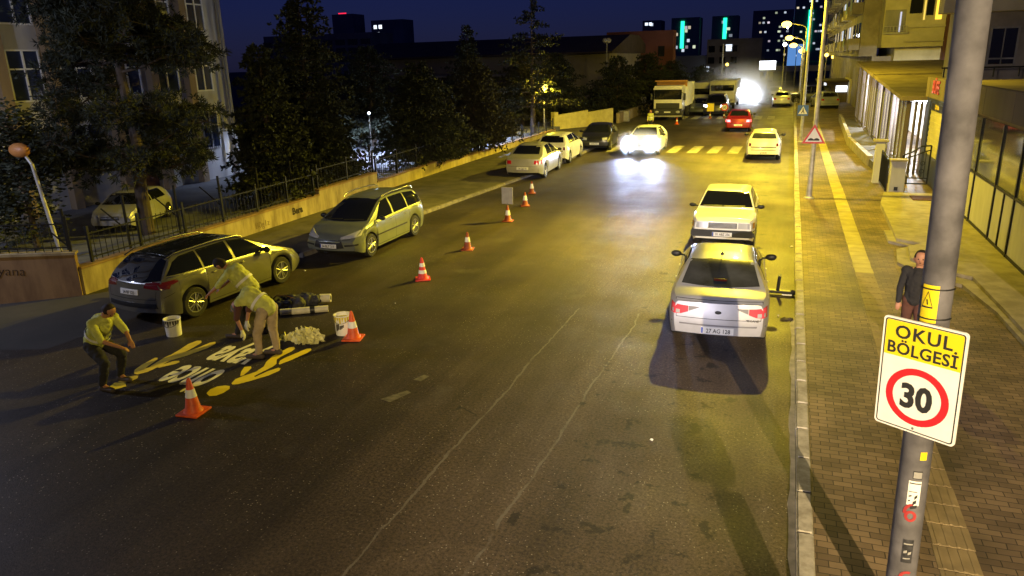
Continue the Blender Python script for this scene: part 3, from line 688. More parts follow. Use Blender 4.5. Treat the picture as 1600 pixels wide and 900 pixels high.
# --- silver saloon seen from behind, parked nearest on the right
L, W, H = 4.42, 1.70, 1.41
c = Car('parked_car', 'silver saloon parked at the right kerb, nearest of all the cars, seen from behind', 'car', (-1.00, 14.52), rad(3.5), L, W, H,
        [(-2.21, .70), (-2.17, .90), (-2.10, .955), (-1.62, 1.00), (-.88, 1.33), (-.45, 1.375), (.15, 1.365), (.45, 1.32), (1.22, .97), (1.5, .92), (2.05, .78), (2.21, .62)],
        [(-2.21, .86), (-1.6, .93), (1.1, .90), (1.6, .84), (2.21, .58)], (-1.30, 1.28), paint('silver paint', (.47, .475, .53), .45, .38), wr=.575, group='cars parked along the kerbs', wheel=.295, rim='cap', rimm='hub')
c.panel('rear_window', 'rear', [(-.67, 1.02), (-.2, 1.005), (.2, 1.005), (.67, 1.02)], [(-.55, 1.30), (-.2, 1.32), (.2, 1.32), (.55, 1.30)], M['dusty'])
c.panel('windscreen', 'front', [(-.66, .98), (.66, .98)], [(-.53, 1.30), (.53, 1.30)], M['glass'])
c.sides('side_window', [(-.83, .955), (-.02, .95)], [(-.60, 1.27), (-.05, 1.29)], M['glass']); c.sides('side_window', [(.05, .95), (.95, .93)], [(.02, 1.29), (.38, 1.265)], M['glass'])
c.pair('tail_light', 'rear', [(.50, .70), (.62, .655), (.79, .645)], [(.50, .795), (.62, .80), (.79, .82)], pmat('pinkish red lens', (.62, .06, .08), .2, coat=.6), off=.012, nu=3)
c.pair('indicator_lens', 'rear', [(.33, .775), (.49, .71)], [(.31, .795), (.49, .795)], pmat('grey smoked lens', (.22, .21, .22), .2, coat=.6), off=.014, nu=2)
c.pair('reversing_light', 'rear', [(.64, .66), (.76, .67)], [(.64, .72), (.76, .73)], M['clear'], off=.018, nu=2)
c.plate('rear', .40, '27 AG 128', .27, .06)
bm = nb(); p, n, d = c.cast('rear', 0, .72); sphere(bm, p - d * .008, 1, (.055, .012, .03), 12); obj('emblem', bm, M['black'], c.root, 50)
p, n, d = c.cast('rear', .57, .59); text('badge_lettering', 'MEGANE', M['chrome'], c.root, facing((.56, p.y - .012, .585), (0, -1, 0)), .055, .002, .001)
c.panel('bumper_strip', 'rear', [(-.78, .475), (.78, .475)], [(-.78, .50), (.78, .50)], pmat('grey bumper strip', (.16, .16, .18), .5), off=.012, nu=10, nv=1)
c.seams([[(.0, .26), (.0, .94)], [(1.0, .3), (1.0, .9)], [(-.88, .62), (-.70, .93)], [(-.8, .25), (.0, .25)]], [('rear', [(-.70, .60), (.70, .60)]), ('rear', [(-.72, .90), (.72, .90)]), ('rear', [(-.72, .90), (-.70, .60)]), ('rear', [(.72, .90), (.70, .60)])])
c.mirrors(.78, .98, M['black']); c.handles((-.45, .45), .82, c.paint)
bm = nb(); tube(bm, (0, -.62, 1.36), (0, -.74, 1.46), .008, .004, 6); lathe(bm, [(.035, 0), (.03, .02), (.012, .035)], c=(0, -.62, 1.355), seg=10); obj('antenna', bm, M['black'], c.root)
c.panel('high_brake_light', 'rear', [(-.11, 1.065), (.11, 1.065)], [(-.11, 1.09), (.11, 1.09)], M['darklens'], off=.014, nu=2, nv=1)
# --- boxy cream saloon facing the camera
L, W, H = 4.15, 1.63, 1.36
c = Car('parked_car', 'boxy pale yellow saloon facing the camera at the right kerb beyond the silver saloon', 'car', (-1.43, 21.62), math.pi + rad(1), L, W, H,
        [(-2.07, .62), (-2.05, .88), (-1.98, .92), (-1.35, .93), (-.95, 1.28), (-.65, 1.35), (.20, 1.36), (.40, 1.33), (.98, .955), (1.12, .93), (1.95, .86), (2.03, .82), (2.07, .6)],
        [(-2.07, .84), (-1.0, .885), (1.0, .88), (2.0, .80), (2.07, .76)], (-1.22, 1.22), paint('cream white paint', (.74, .73, .68), 0, .3), wr=.60, group='cars parked along the kerbs', wheel=.285, rim='cap', rimm='hub', bulge=(.04, .04), crown=.03)
c.panel('windscreen', 'front', [(-.70, .965), (.70, .965)], [(-.555, 1.30), (.555, 1.30)], M['glass'], off=.008)
c.panel('rear_window', 'rear', [(-.62, .96), (.62, .96)], [(-.54, 1.26), (.54, 1.26)], M['glass'])
c.sides('side_window', [(-.98, .915), (-.10, .915)], [(-.72, 1.27), (-.13, 1.29)], M['glass']); c.sides('side_window', [(-.03, .915), (.78, .915)], [(-.06, 1.29), (.34, 1.275)], M['glass'])
c.panel('grille', 'front', [(-.36, .60), (.36, .60)], [(-.36, .74), (.36, .74)], M['black'], off=.01, nv=2)
bm = nb()
for k in range(4): c.line(bm, 'front', [(-.34, .62 + k * .032), (.34, .62 + k * .032)], .006, .016)
obj('grille_bars', bm, M['hub'], c.root)
c.pair('headlight', 'front', [(.39, .60), (.73, .60)], [(.39, .75), (.73, .74)], M['clear'], off=.014, nv=2)
c.pair('indicator_lens', 'front', [(.735, .60), (.785, .61)], [(.735, .74), (.785, .735)], M['amber'], off=.014, nu=1, nv=1)
bm = nb(); box(bm, -.80, .80, 2.0, 2.14, .38, .56); bmesh.ops.bevel(bm, geom=bm.edges[:], offset=.03, segments=2, affect='EDGES'); box(bm, -.8, -.70, 1.6, 2.03, .40, .54); box(bm, .70, .8, 1.6, 2.03, .40, .54); obj('front_bumper', bm, M['black'], c.root, 40)
pl_ = bpy.data.objects.new('number_plate', None)
bm = nb(); box(bm, -.25, .25, 2.142, 2.152, .405, .515); po = obj('number_plate', bm, M['plate'], c.root); bm = nb(); box(bm, .215, .247, 2.1515, 2.155, .408, .512); obj('plate_band', bm, M['plateblue'], po)
text('plate_lettering', '01 ABZ 256', M['ink'], po, facing((-.015, 2.156, .43), (0, 1, 0)) @ Matrix.Diagonal((.8, 1, 1, 1)), .092, .0005, .0012)
c.seams([[(-.06, .26), (-.06, .9)], [(.92, .3), (.92, .88)], [(-.80, .6), (-.80, .9)]], [('top', [(-.70, 1.08), (.70, 1.08)])])
bm = nb(); c.line(bm, 'front', [(-.5, .985), (.05, .975)], .02, .016); c.line(bm, 'front', [(.1, .985), (.6, .975)], .02, .016); obj('wiper', bm, M['black'], c.root)
c.mirrors(.72, .96, M['black'], (.10, .05, .06)); c.handles((-.55, .35), .80, M['black'])
# --- dark bronze-grey estate, rear towards camera left
L, W, H = 4.55, 1.78, 1.46
dx, dy = -10.98 - -11.20, 13.75 - 11.2
c = Car('parked_car', 'dark grey estate car with black roof and black rear window, nearest on the left', 'car', (-11.93, 12.66), rad(-4.5), L, W, H,
        [(-2.27, .80), (-2.24, .95), (-2.18, 1.02), (-2.0, 1.16), (-1.62, 1.39), (-1.2, 1.435), (-.3, 1.46), (.25, 1.43), (.5, 1.36), (1.28, .98), (1.6, .90), (2.1, .74), (2.27, .56)],
        [(-2.27, .90), (-1.5, 1.0), (.9, .92), (1.5, .84), (2.27, .54)], (-1.34, 1.38), paint('bronze grey metallic paint', (.18, .175, .155), .55, .28), wr=.57, group='cars parked along the kerbs', wheel=.33, bulge=(.16, .16))
c.panel('rear_window', 'rear', [(-.72, .98), (-.3, .93), (.3, .93), (.72, .98)], [(-.56, 1.36), (-.2, 1.385), (.2, 1.385), (.56, 1.36)], M['glass'], off=.012)
c.panel('windscreen', 'front', [(-.66, 1.0), (.66, 1.0)], [(-.53, 1.37), (.53, 1.37)], M['glass'])
c.panel('roof_panel', 'top', [(-.50, -1.55), (-.52, .25)], [(.50, -1.55), (.52, .25)], M['glass'], off=.006, nu=12, nv=8, skirt=.012)
c.sides('side_window', [(-1.90, 1.05), (-1.5, 1.03), (-.98, 1.01)], [(-1.62, 1.27), (-1.4, 1.345), (-.98, 1.365)], M['glass']); c.sides('side_window', [(-.92, 1.005), (-.08, .985)], [(-.92, 1.37), (-.10, 1.38)], M['glass']); c.sides('side_window', [(.0, .98), (.98, .955)], [(-.02, 1.38), (.44, 1.325)], M['glass'])
c.pair('tail_light', 'rear', [(.40, .84), (.84, .80)], [(.42, .93), (.84, .95)], M['darklens'], off=.012, nu=6)
c.sides('tail_light', [(-2.1, .83), (-1.72, .90)], [(-2.1, .95), (-1.72, .93)], M['darklens'], off=.012)
c.panel('rear_trim', 'rear', [(-.70, .42), (.70, .42)], [(-.66, .52), (.66, .52)], M['black'], off=.012, nu=8)
c.plate('rear', .74, '34 BF 325', .25, .055, blue=False)
c.pair('headlight', 'front', [(.42, .60), (.80, .64)], [(.42, .68), (.80, .76)], M['clear'], off=.012)
bm = nb()
for sg_ in (1, -1):
    bm = nb(); path(bm, [(sg_ * .585, -1.75, 1.36), (sg_ * .60, -1.5, 1.435), (sg_ * .605, -.4, 1.465), (sg_ * .60, .25, 1.435), (sg_ * .60, .45, 1.375)], .016, 8)
    obj('roof_rail', bm, M['chrome'], c.root, 60)
c.seams([[(-.95, .45), (-.95, 1.0)], [(-.04, .26), (-.04, .98)], [(1.0, .34), (1.0, .92)], [(-.9, .26), (1.0, .26)], [(-1.85, .70), (-2.2, .60)]], [('rear', [(-.66, .60), (.66, .60)]), ('rear', [(-.66, .60), (-.70, .92)]), ('rear', [(.66, .60), (.70, .92)])])
bm = nb()
for pl in ('right', 'left'): c.line(bm, pl, [(-1.9, 1.015), (1.0, .94)], .016, .008)
obj('window_trim', bm, M['chrome'], c.root)
c.mirrors(.82, 1.0, M['black']); c.handles((-.75, .12), .86, c.paint); c.root.scale = (.96, .95, .96)
# --- green-grey estate facing camera on the left
L, W, H = 4.42, 1.74, 1.50
c = Car('parked_car', 'silvery green estate car facing the camera beside the left wall, with roof rails', 'car', (-11.02, 17.98), math.pi + rad(0), L, W, H,
        [(-2.21, .78), (-2.18, 1.0), (-2.12, 1.07), (-1.78, 1.42), (-1.3, 1.48), (-.4, 1.50), (.15, 1.47), (.4, 1.40), (1.32, .98), (1.55, .93), (2.08, .74), (2.21, .56)],
        [(-2.21, .93), (-1.3, .97), (1.0, .91), (1.5, .86), (2.21, .54)], (-1.32, 1.34), paint('green silver metallic paint', (.22, .24, .20), .5, .28), wr=.58, group='cars parked along the kerbs', wheel=.32, bulge=(.18, .10))
c.panel('windscreen', 'front', [(-.70, .985), (-.3, .965), (.3, .965), (.70, .985)], [(-.54, 1.40), (-.2, 1.425), (.2, 1.425), (.54, 1.40)], M['glass'], off=.01)
c.panel('rear_window', 'rear', [(-.62, 1.05), (.62, 1.05)], [(-.53, 1.40), (.53, 1.40)], M['glass'])
c.sides('side_window', [(-1.92, 1.0), (-1.02, .985)], [(-1.78, 1.34), (-1.02, 1.40)], M['glass']); c.sides('side_window', [(-.95, .98), (-.12, .965)], [(-.95, 1.40), (-.14, 1.41)], M['glass']); c.sides('side_window', [(-.03, .96), (.95, .94)], [(-.05, 1.41), (.36, 1.36)], M['glass'])
c.pair('headlight', 'front', [(.36, .62), (.60, .64), (.80, .68)], [(.34, .67), (.60, .76), (.80, .84)], M['clear'], off=.012, nu=3)
c.panel('grille', 'front', [(-.46, .40), (-.2, .37), (.2, .37), (.46, .40)], [(-.40, .58), (-.2, .60), (.2, .60), (.40, .58)], M['black'], off=.010, nv=3)
c.panel('bumper_strip', 'front', [(.48, .44), (.80, .46)], [(.48, .485), (.80, .505)], M['black'], off=.014, nv=1); c.panel('bumper_strip', 'front', [(-.80, .46), (-.48, .44)], [(-.80, .505), (-.48, .485)], M['black'], off=.014, nv=1)
c.plate('front', .445, '34 BLT 213', .25, .055)
c.sides('side_moulding', [(-.75, .53), (.98, .53)], [(-.75, .565), (.98, .565)], M['black'], off=.018, nv=1, nu=12)
bm = nb()
for sg_ in (1, -1):
    bm = nb(); path(bm, [(sg_ * .60, -1.7, 1.44), (sg_ * .615, -1.5, 1.53), (sg_ * .63, -.4, 1.555), (sg_ * .62, .1, 1.52), (sg_ * .61, .25, 1.46)], .02, 8)
    obj('roof_rail', bm, M['chrome'], c.root, 60)
c.seams([[(-.98, .42), (-.98, .96)], [(-.08, .26), (-.08, .96)], [(1.02, .34), (1.02, .9)], [(-.9, .26), (1.0, .26)]], [('front', [(-.62, .62), (-.3, .605)]), ('front', [(.3, .605), (.62, .62)])])
bm = nb(); c.line(bm, 'front', [(-.6, 1.0), (.0, .985)], .02, .018); c.line(bm, 'front', [(.05, 1.0), (.6, .985)], .02, .018); obj('wiper', bm, M['black'], c.root)
c.mirrors(.86, 1.0, M['black']); c.handles((-.72, .15), .84, c.paint); c.root.scale = (.96, .95, .96)

# generic smaller cars, used where the photo shows them a few dozen pixels wide
def sedan(name, label, loc, heading, col, metal=.4, kind='sedan', plate=None, W=1.70, L=4.3, H=1.42, lights=None, group='cars parked along the kerbs', glassm='glass', stripe=False):
    e = L / 2
    if kind == 'sedan': top = [(-e, .72), (-e + .04, .95), (-e + .5, 1.02), (-.95, H - .06), (-.5, H), (.2, H - .01), (.45, H - .07), (1.25, .97), (1.5, .92), (e - .12, .78), (e, .6)]
    elif kind == 'hatch': top = [(-e, .80), (-e + .04, .98), (-e + .12, 1.03), (-e + .55, H - .06), (-e + .9, H - .01), (.1, H), (.4, H - .06), (1.15, .97), (1.4, .92), (e - .12, .8), (e, .6)]
    else: top = [(-e, .95), (-e + .05, 1.1), (-e + .25, H - .08), (-e + .5, H), (.3, H), (.55, H - .05), (1.15, 1.12), (1.3, 1.07), (e - .1, .98), (e, .75)]
    belt = [(-e, .88), (-1.3, .95), (1.1, .92), (e, .6)] if kind != 'suv' else [(-e, 1.0), (1.1, 1.05), (e, .85)]
    c = Car(name, label, 'car', loc, heading, L, W, H, top, belt, (-1.27, 1.27), paint(name + ' paint', col, metal, .3), wr=.57 * W / 1.7, group=group, wheel=.30 if kind != 'suv' else .36, rim='cap', rimm='alloy', sill=.2 if kind != 'suv' else .3)
    zb = .99 if kind != 'suv' else 1.12; k = W / 1.7; zt = H - .075
    c.panel('windscreen', 'front', [(-.66 * k, zb + .01), (.66 * k, zb + .01)], [(-.52 * k, zt), (.52 * k, zt)], M['glass']); c.panel('rear_window', 'rear', [(-.60 * k, zb + .06), (.60 * k, zb + .06)], [(-.51 * k, zt), (.51 * k, zt)], M[glassm])
    yb = -.85 if kind == 'sedan' else -e + .75
    c.sides('side_window', [(yb, zb - .01), (-.06, zb - .015)], [(yb + .2, zt - .02), (-.08, zt)], M['glass']); c.sides('side_window', [(.02, zb - .015), (.95 if kind != 'suv' else 1.0, zb - .03)], [(.0, zt), (.40, zt - .03)], M['glass'])
    lo = .64 if kind != 'suv' else .8
    lm, tm = M['clear'], M['red']
    if lights and 'head' in lights: lm = emis('lit headlight', (.85, .92, 1.0), lights['head'])
    if lights and 'tail' in lights: tm = emis('lit tail light', (1.0, .12, .12), lights['tail'])
    c.pair('headlight', 'front', [(.42 * k, lo - .02), (.78 * k, lo)], [(.42 * k, lo + .1), (.78 * k, lo + .13)], lm, off=.014, nv=2, nu=3)
    if kind == 'hatch' and stripe:
        c.pair('tail_light', 'rear', [(.60 * k, lo + .06), (.79 * k, lo + .06)], [(.60 * k, lo + .2), (.79 * k, lo + .2)], M['darklens'], off=.012, nv=2, nu=2)
        c.panel('black_trim', 'rear', [(-.78 * k, lo), (.78 * k, lo)], [(-.78 * k, lo + .04), (.78 * k, lo + .04)], M['black'], off=.012, nv=1, nu=8)
        c.panel('bumper_groove', 'rear', [(-.78 * k, lo - .13), (.78 * k, lo - .13)], [(-.78 * k, lo - .11), (.78 * k, lo - .11)], M['black'], off=.012, nv=1, nu=8)
    else: c.pair('tail_light', 'rear', [(.50 * k, lo + .04), (.80 * k, lo + .04)], [(.52 * k, lo + .19), (.79 * k, lo + .2)], tm, off=.012, nv=2, nu=3)
    c.panel('grille', 'front', [(-.36 * k, lo - .12), (.36 * k, lo - .12)], [(-.34 * k, lo + .02), (.34 * k, lo + .02)], M['black'], off=.010, nv=2)
    c.seams([[(-.02, .28), (-.02, zb - .03)], [(1.0, .32), (1.0, zb - .08)], [(-.9, .45), (-.86, zb - .03)]], [('rear', [(-.66 * k, .58), (.66 * k, .58)])])
    c.mirrors(.80, zb + .02, M['black']); c.handles((-.55, .35), zb - .14, c.paint)
    if plate:
        c.plate('rear' if plate[0] == 'r' else 'front', plate[1], plate[2], blue=False)
    return c
sedan('parked_car', 'beige silver saloon parked on the left beyond the row of cones, seen from behind', (-10.70, 32.15), rad(3), (.46, .45, .40), .45, plate=('r', .50, '34 CJD 92'))
sedan('parked_car', 'white estate car parked on the left just beyond the beige silver saloon', (-10.95, 37.0), rad(3), (.72, .71, .66), 0, 'hatch', H=1.42, stripe=True, L=4.1)
sedan('parked_car', 'black saloon facing the camera on the left near the crosswalk', (-10.2, 42.6), math.pi + rad(5), (.018, .018, .022), .3, plate=('f', .44, '34 EU 471'), W=1.74)
mv = sedan('moving_car', 'white saloon driving towards the camera with dazzling bluish headlights', (-7.15, 41.0), math.pi + rad(1.5), (.75, .75, .76), .1, lights=dict(head=55), W=1.74, group='moving traffic')
glare_ball = emis('dazzling headlight bulb', (.72, .82, 1.0), 40)
for sx in (-.62, .62):
    lamp('headlight_beam', 'SPOT', (sx, 2.32, .62), 3200, (.50, .60, 1.0), mv.root, Vector((sx * .06, 1, -.045)), .3, 56, 1.0)
    bm = nb(); sphere(bm, (sx, 2.18, .68), .13, (1.2, .6, .8)); obj('headlight_glare_ball', bm, glare_ball, mv.root, 60); lamp('headlight_spill', 'POINT', (sx * 1.1, 2.45, .72), 70, (.62, .72, 1.0), mv.root, size=.1)  # glowing balls and point lamps added to stand in for headlight glare
sedan('parked_car', 'white hatchback parked at the right kerb beside the crosswalk, seen from behind', (-1.05, 39.8), rad(1), (.74, .73, .68), 0, 'hatch', W=1.62, L=3.95, H=1.38, stripe=True, plate=('r', .40, '27 FN 41'), glassm='dusty')
rc = sedan('moving_car', 'red saloon driving away with its tail lights lit beyond the crosswalk', (-3.15, 54.4), rad(1), (.22, .012, .012), .2, lights=dict(tail=8), group='moving traffic', plate=('r', .48, '27 RD 60'))
lamp('brake_glow', 'POINT', (0, -2.6, .6), 6, (1, .15, .1), rc.root, size=.2)
sedan('parked_car', 'white saloon far down the right lane, seen from behind near the lamp posts', (-.75, 81.3), 0, (.72, .71, .68), 0, W=1.75)
sedan('parked_car', 'pale estate car far away just ahead of the white saloon', (-1.6, 92), 0, (.5, .5, .52), .2, 'hatch', W=1.8, H=1.5)
sedan('parked_car', 'dark off-road car parked sideways on the far right by the lamp posts', (2.0, 84.5), rad(85), (.05, .05, .055), .2, 'suv', W=1.8, H=1.8)
sedan('parked_car', 'pale car parked by the far shop with the bright white counter', (3.0, 76), rad(12), (.35, .36, .36), .2, 'suv', W=1.8, H=1.6)
sedan('parked_car', 'dark saloon parked half hidden behind the tipper lorry', (-7.4, 69.5), math.pi, (.09, .10, .11), .3)
sv = sedan('parked_car', 'dark off-road car facing the camera with round headlights lit beside the work zone', (-6.0, 68.8), math.pi, (.04, .042, .05), .3, 'suv', W=2.0, H=1.75, lights=dict(head=30))
yc = sedan('parked_car', 'white car with dark windows standing in the school yard behind the fence', (-18.7, 17.0), math.pi + rad(20), (.40, .40, .42), .1, 'hatch', W=1.7, L=3.9).root; yc.location.z = .42; yc.scale = (.78, .74, .74)  # paint darkened to stand in for the shade of the tree
sedan('parked_car', 'dark car far off on the left behind the yellow wall', (-14.6, 78), rad(80), (.03, .03, .04), .3, 'hatch', H=1.5)

def vbox(bm, x0, x1, y0, y1, z0, z1, b=.05): bbox(bm, x0, x1, y0, y1, z0, z1, b, 2)
def truck():     # tipper lorry facing the camera (front = -y here)
    t = thing('tipper_lorry', 'white and black tipper lorry with an orange-edged body facing the camera', 'lorry', (-9.3, 62.2, 0))
    W2 = 1.15; wm = paint('lorry white paint', (.66, .63, .55), 0, .4)
    bm = nb(); vbox(bm, -W2, W2, 0, 1.9, .75, 2.75, .10); obj('cab', bm, wm, t, 40)
    bm = nb(); vbox(bm, -W2 + .05, W2 - .05, -.03, .1, 1.65, 2.42, .03); obj('windscreen', bm, M['glass'], t)
    bm = nb(); vbox(bm, -W2 + .2, W2 - .2, -.05, .1, .95, 1.38, .03); vbox(bm, -W2, W2, -.09, .2, .42, .95, .05); obj('grille_and_bumper', bm, M['black'], t)
    bm = nb(); vbox(bm, -W2 - .02, W2 + .02, -.12, .3, .28, .40, .02); obj('bumper_bar', bm, M['concrete'], t)
    bm = nb(); vbox(bm, -W2, W2, -.25, .1, 2.44, 2.58, .03); obj('sun_visor', bm, wm, t)
    for sx in (-.85, .85): bm = nb(); sphere(bm, (sx, -.1, .68), .13, (1.3, .4, .8)); obj('headlight', bm, M['clear'], t, 60)
    for sx in (-1, 1): bm = nb(); vbox(bm, sx * 1.33 - .09, sx * 1.33 + .09, -.05, .04, 1.6, 2.15, .03); tube(bm, (sx * 1.1, 0, 2.2), (sx * 1.33, 0, 2.1), .02); obj('side_mirror', bm, M['black'], t)
    bm = nb(); box(bm, -.25, .25, -.105, -.095, .62, .72); obj('number_plate', bm, M['plate'], t)
    bm = nb(); vbox(bm, -W2 - .05, W2 + .05, 2.1, 7.2, 1.05, 2.85, .04)
    for k in range(6): box(bm, -W2 - .10, W2 + .10, 2.3 + k * .95, 2.4 + k * .95, 1.0, 2.86)
    obj('tipper_body', bm, M['white'], t, 30)
    bm = nb(); box(bm, -W2 - .1, W2 + .1, 2.05, 2.14, 2.6, 3.05); box(bm, -W2 - .12, W2 + .12, 1.2, 2.2, 3.02, 3.12); obj('body_rim', bm, pmat('orange truck paint', (.45, .20, .03), .5), t)
    for y in (.9, 4.8, 6.1):
        for sx in (-1, 1):
            bm = nb(); lathe(bm, [(.3, -.14), (.46, -.14), (.5, -.1), (.5, .1), (.46, .14), (.3, .14)], c=(sx * .98, y, .5), axis='X', seg=20); wh = obj('wheel', bm, M['rubber'], t, 40)
            bm = nb(); lathe(bm, [(.28, .02), (.27, .145), (.1, .10), (.08, .16)] if sx > 0 else [(.28, -.02), (.27, -.145), (.1, -.10), (.08, -.16)], c=(sx * .98, y, .5), axis='X', seg=16); obj('rim', bm, M['hub'], wh, 40)
    return t
truck()
def boxtruck(label, loc, Wd, H, Ln, zwin, name='delivery_van', cat='van'):
    t = thing(name, label, cat, (loc[0], loc[1], 0)); h = Wd / 2; wm = paint(name + ' paint', (.66, .65, .62), 0, .4)
    bm = nb(); vbox(bm, -h, h, 0, Ln, .4, H, .1); obj('body', bm, wm, t, 40)
    bm = nb(); vbox(bm, -h + .12, h - .12, -.02, .1, zwin[0], zwin[1], .03); obj('windscreen', bm, M['glass'], t)
    bm = nb(); vbox(bm, -h, h, -.06, .1, .35, .62, .03); obj('bumper', bm, M['black'], t)
    for sx in (-1, 1):
        bm = nb(); sphere(bm, (sx * (h - .28), -.02, .85), .13, (1.2, .3, .8)); obj('headlight', bm, M['clear'], t, 60)
        for y in (1.0, Ln - 1.2): bm = nb(); lathe(bm, [(.2, -.12), (.37, -.12), (.4, -.08), (.4, .08), (.37, .12), (.2, .12)], c=(sx * (h - .14), y, .4), axis='X', seg=18); obj('wheel', bm, M['rubber'], t, 40)
    return t
boxtruck('white bus with dark upper windscreen standing left of the glaring headlights', (-6.2, 76), 2.4, 2.65, 8, (1.7, 2.25), 'bus', 'bus')
boxtruck('pale box van parked behind the dark off-road car', (-8.3, 80), 2.3, 2.4, 6, (1.2, 1.8))
# oncoming car lost in its own glare
gc = sedan('moving_car', 'oncoming car far off hidden in the white glare of its full-beam headlights', (-4.1, 88), math.pi, (.3, .3, .33), .3, 'hatch', lights=dict(head=300), W=1.8, group='moving traffic')
gc2 = sedan('moving_car', 'second oncoming car with glaring headlights just right of the white bus', (-6.4, 91), math.pi, (.3, .3, .33), .3, 'hatch', lights=dict(head=300), W=1.8, group='moving traffic')
for g_ in (gc, gc2):
    for sx in (-.6, .6): lamp('headlight_beam', 'SPOT', (sx, 2.35, .7), 2500, (.80, .86, 1.0), g_.root, Vector((0, 1, -.03)), .1, 60, .9)
def volume_mat(d, col=(1, 1, 1)):
    m = bpy.data.materials.new('glare glow volume'); m.use_nodes = True; nt = m.node_tree; nt.nodes.clear()
    v = nt.nodes.new('ShaderNodeVolumePrincipled'); v.inputs['Density'].default_value = d; v.inputs['Color'].default_value = (*col, 1)
    v.inputs['Anisotropy'].default_value = .5
    tc = nt.nodes.new('ShaderNodeTexCoord'); gr = nt.nodes.new('ShaderNodeTexGradient'); gr.gradient_type = 'SPHERICAL'; nt.links.new(tc.outputs['Object'], gr.inputs[0])
    pw = nt.nodes.new('ShaderNodeMath'); pw.operation = 'POWER'; pw.inputs[1].default_value = 3.0; nt.links.new(gr.outputs[0], pw.inputs[0])
    mu = nt.nodes.new('ShaderNodeMath'); mu.operation = 'MULTIPLY'; mu.inputs[1].default_value = d; nt.links.new(pw.outputs[0], mu.inputs[0]); nt.links.new(mu.outputs[0], v.inputs['Density'])
    o = nt.nodes.new('ShaderNodeOutputMaterial'); nt.links.new(v.outputs[0], o.inputs['Volume']); return m
bm = nb(); sphere(bm, (0, 0, 0), 1, seg=24); glare_vol = obj('glare_volume', bm, volume_mat(4.0), None, 60); glare_vol.location = (-4.9, 85.0, 1.0); glare_vol.scale = (6.4, 2.9, 4.2); tag(glare_vol, kind='stuff')  # scattering volume added to stand in for lens glare round far headlights
for x_, z_ in ((-5.6, 1.0), (-4.9, 1.3), (-4.1, 1.0)): lamp('glare_light', 'POINT', (x_, 85.3, z_), 2600, (.86, .90, 1.0), None, size=.3)  # point lamps added inside the volume to make it glow
h2 = glare_vol.copy(); h2.name = 'glare_volume'; link(h2); h2.location = (-7.1, 38.4, .72); h2.scale = (1.9, .9, 1.0)  # same added glare volume in front of the moving car
scene.cycles.volume_step_rate = 1

# ------------------------------------------------------------------ left wall and fences
bw = thing('boundary_wall', 'long low stepped boundary wall with cream stained render along the left pavement', 'wall', (-15, 12, 0))
SEG = [(11.9, 21.4, .60, .66), (21.4, 25.35, .82, .86), (25.35, 30.75, .50, .60), (30.75, 36.2, .42, .42), (36.2, 43, .40, .40), (43, 49.6, .36, .36)]
for y0, y1, z0, z1 in SEG:
    bm = nb(); a = [(-.22, y0 - 12), (0, y0 - 12), (0, y1 - 12), (-.22, y1 - 12)]; prism(bm, a, -.02, z0)
    for v in bm.verts:
        if v.co.z > .1 and v.co.y > y1 - 12.01: v.co.z = z1
    obj('wall_section', bm, M['wall'] if y0 < 24 else M['ochrewall'], bw)
    bm = nb(); prism(bm, [(-.25, y0 - 12.02), (.035, y0 - 12.02), (.035, y1 - 12.005), (-.25, y1 - 12.005)], z0 + .001, z0 + .055)
    for v in bm.verts:
        if v.co.y > y1 - 12.1: v.co.z += z1 - z0
    obj('coping', bm, M['wallbrown'], bw)
cw = thing('corner_wall', 'taller brown-stained wall corner with graffiti at the left edge', 'wall', (-15, 11.8, 0))
cw.rotation_euler = (0, 0, math.atan2(-1.0, -1.3))      # local +x runs away to the left
Lc = 6.5
bm = nb(); box(bm, 0, Lc, -.22, 0, -.02, .96);
for v in bm.verts:
    if v.co.x > 1 and v.co.z > .5: v.co.z = 1.35
obj('wall_section', bm, M['wallbrown'], cw)
bm = nb(); box(bm, -.03, Lc, -.25, .03, .965, 1.02)
for v in bm.verts:
    if v.co.x > 1: v.co.z += .39
obj('coping', bm, M['wall'], cw)
gi = pmat('graffiti paint', (.025, .015, .012), .8)
text('graffiti', 'yana', gi, cw, Matrix.Translation((1.30, .006, .62)) @ Matrix.Rotation(rad(90), 4, 'X') @ Matrix.Rotation(math.pi, 4, 'Y') @ Matrix.Rotation(rad(-8), 4, 'Z'), .30, .002, -.004)
text('graffiti', 'M· ,:', gi, cw, Matrix.Translation((1.95, .006, .42)) @ Matrix.Rotation(rad(90), 4, 'X') @ Matrix.Rotation(math.pi, 4, 'Y'), .34, .002, -.004)
text('graffiti', 'Bera', gi, bw, Matrix.Translation((.006, 8.1, .30)) @ Matrix.Rotation(rad(90), 4, 'Z') @ Matrix.Rotation(rad(90), 4, 'X'), .30, .002, .014)
text('graffiti', 'B0g1z', pmat('faded graffiti', (.16, .11, .06), .8), bw, Matrix.Translation((.006, 6.3, .22)) @ Matrix.Rotation(rad(90), 4, 'Z') @ Matrix.Rotation(rad(90), 4, 'X'), .28, .002, -.004)
text('graffiti', 'uyasev', pmat('faded graffiti brown', (.14, .10, .06), .8), bw, Matrix.Translation((.006, 3.6, .28)) @ Matrix.Rotation(rad(90), 4, 'Z') @ Matrix.Rotation(rad(90), 4, 'X'), .26, .002, -.004)
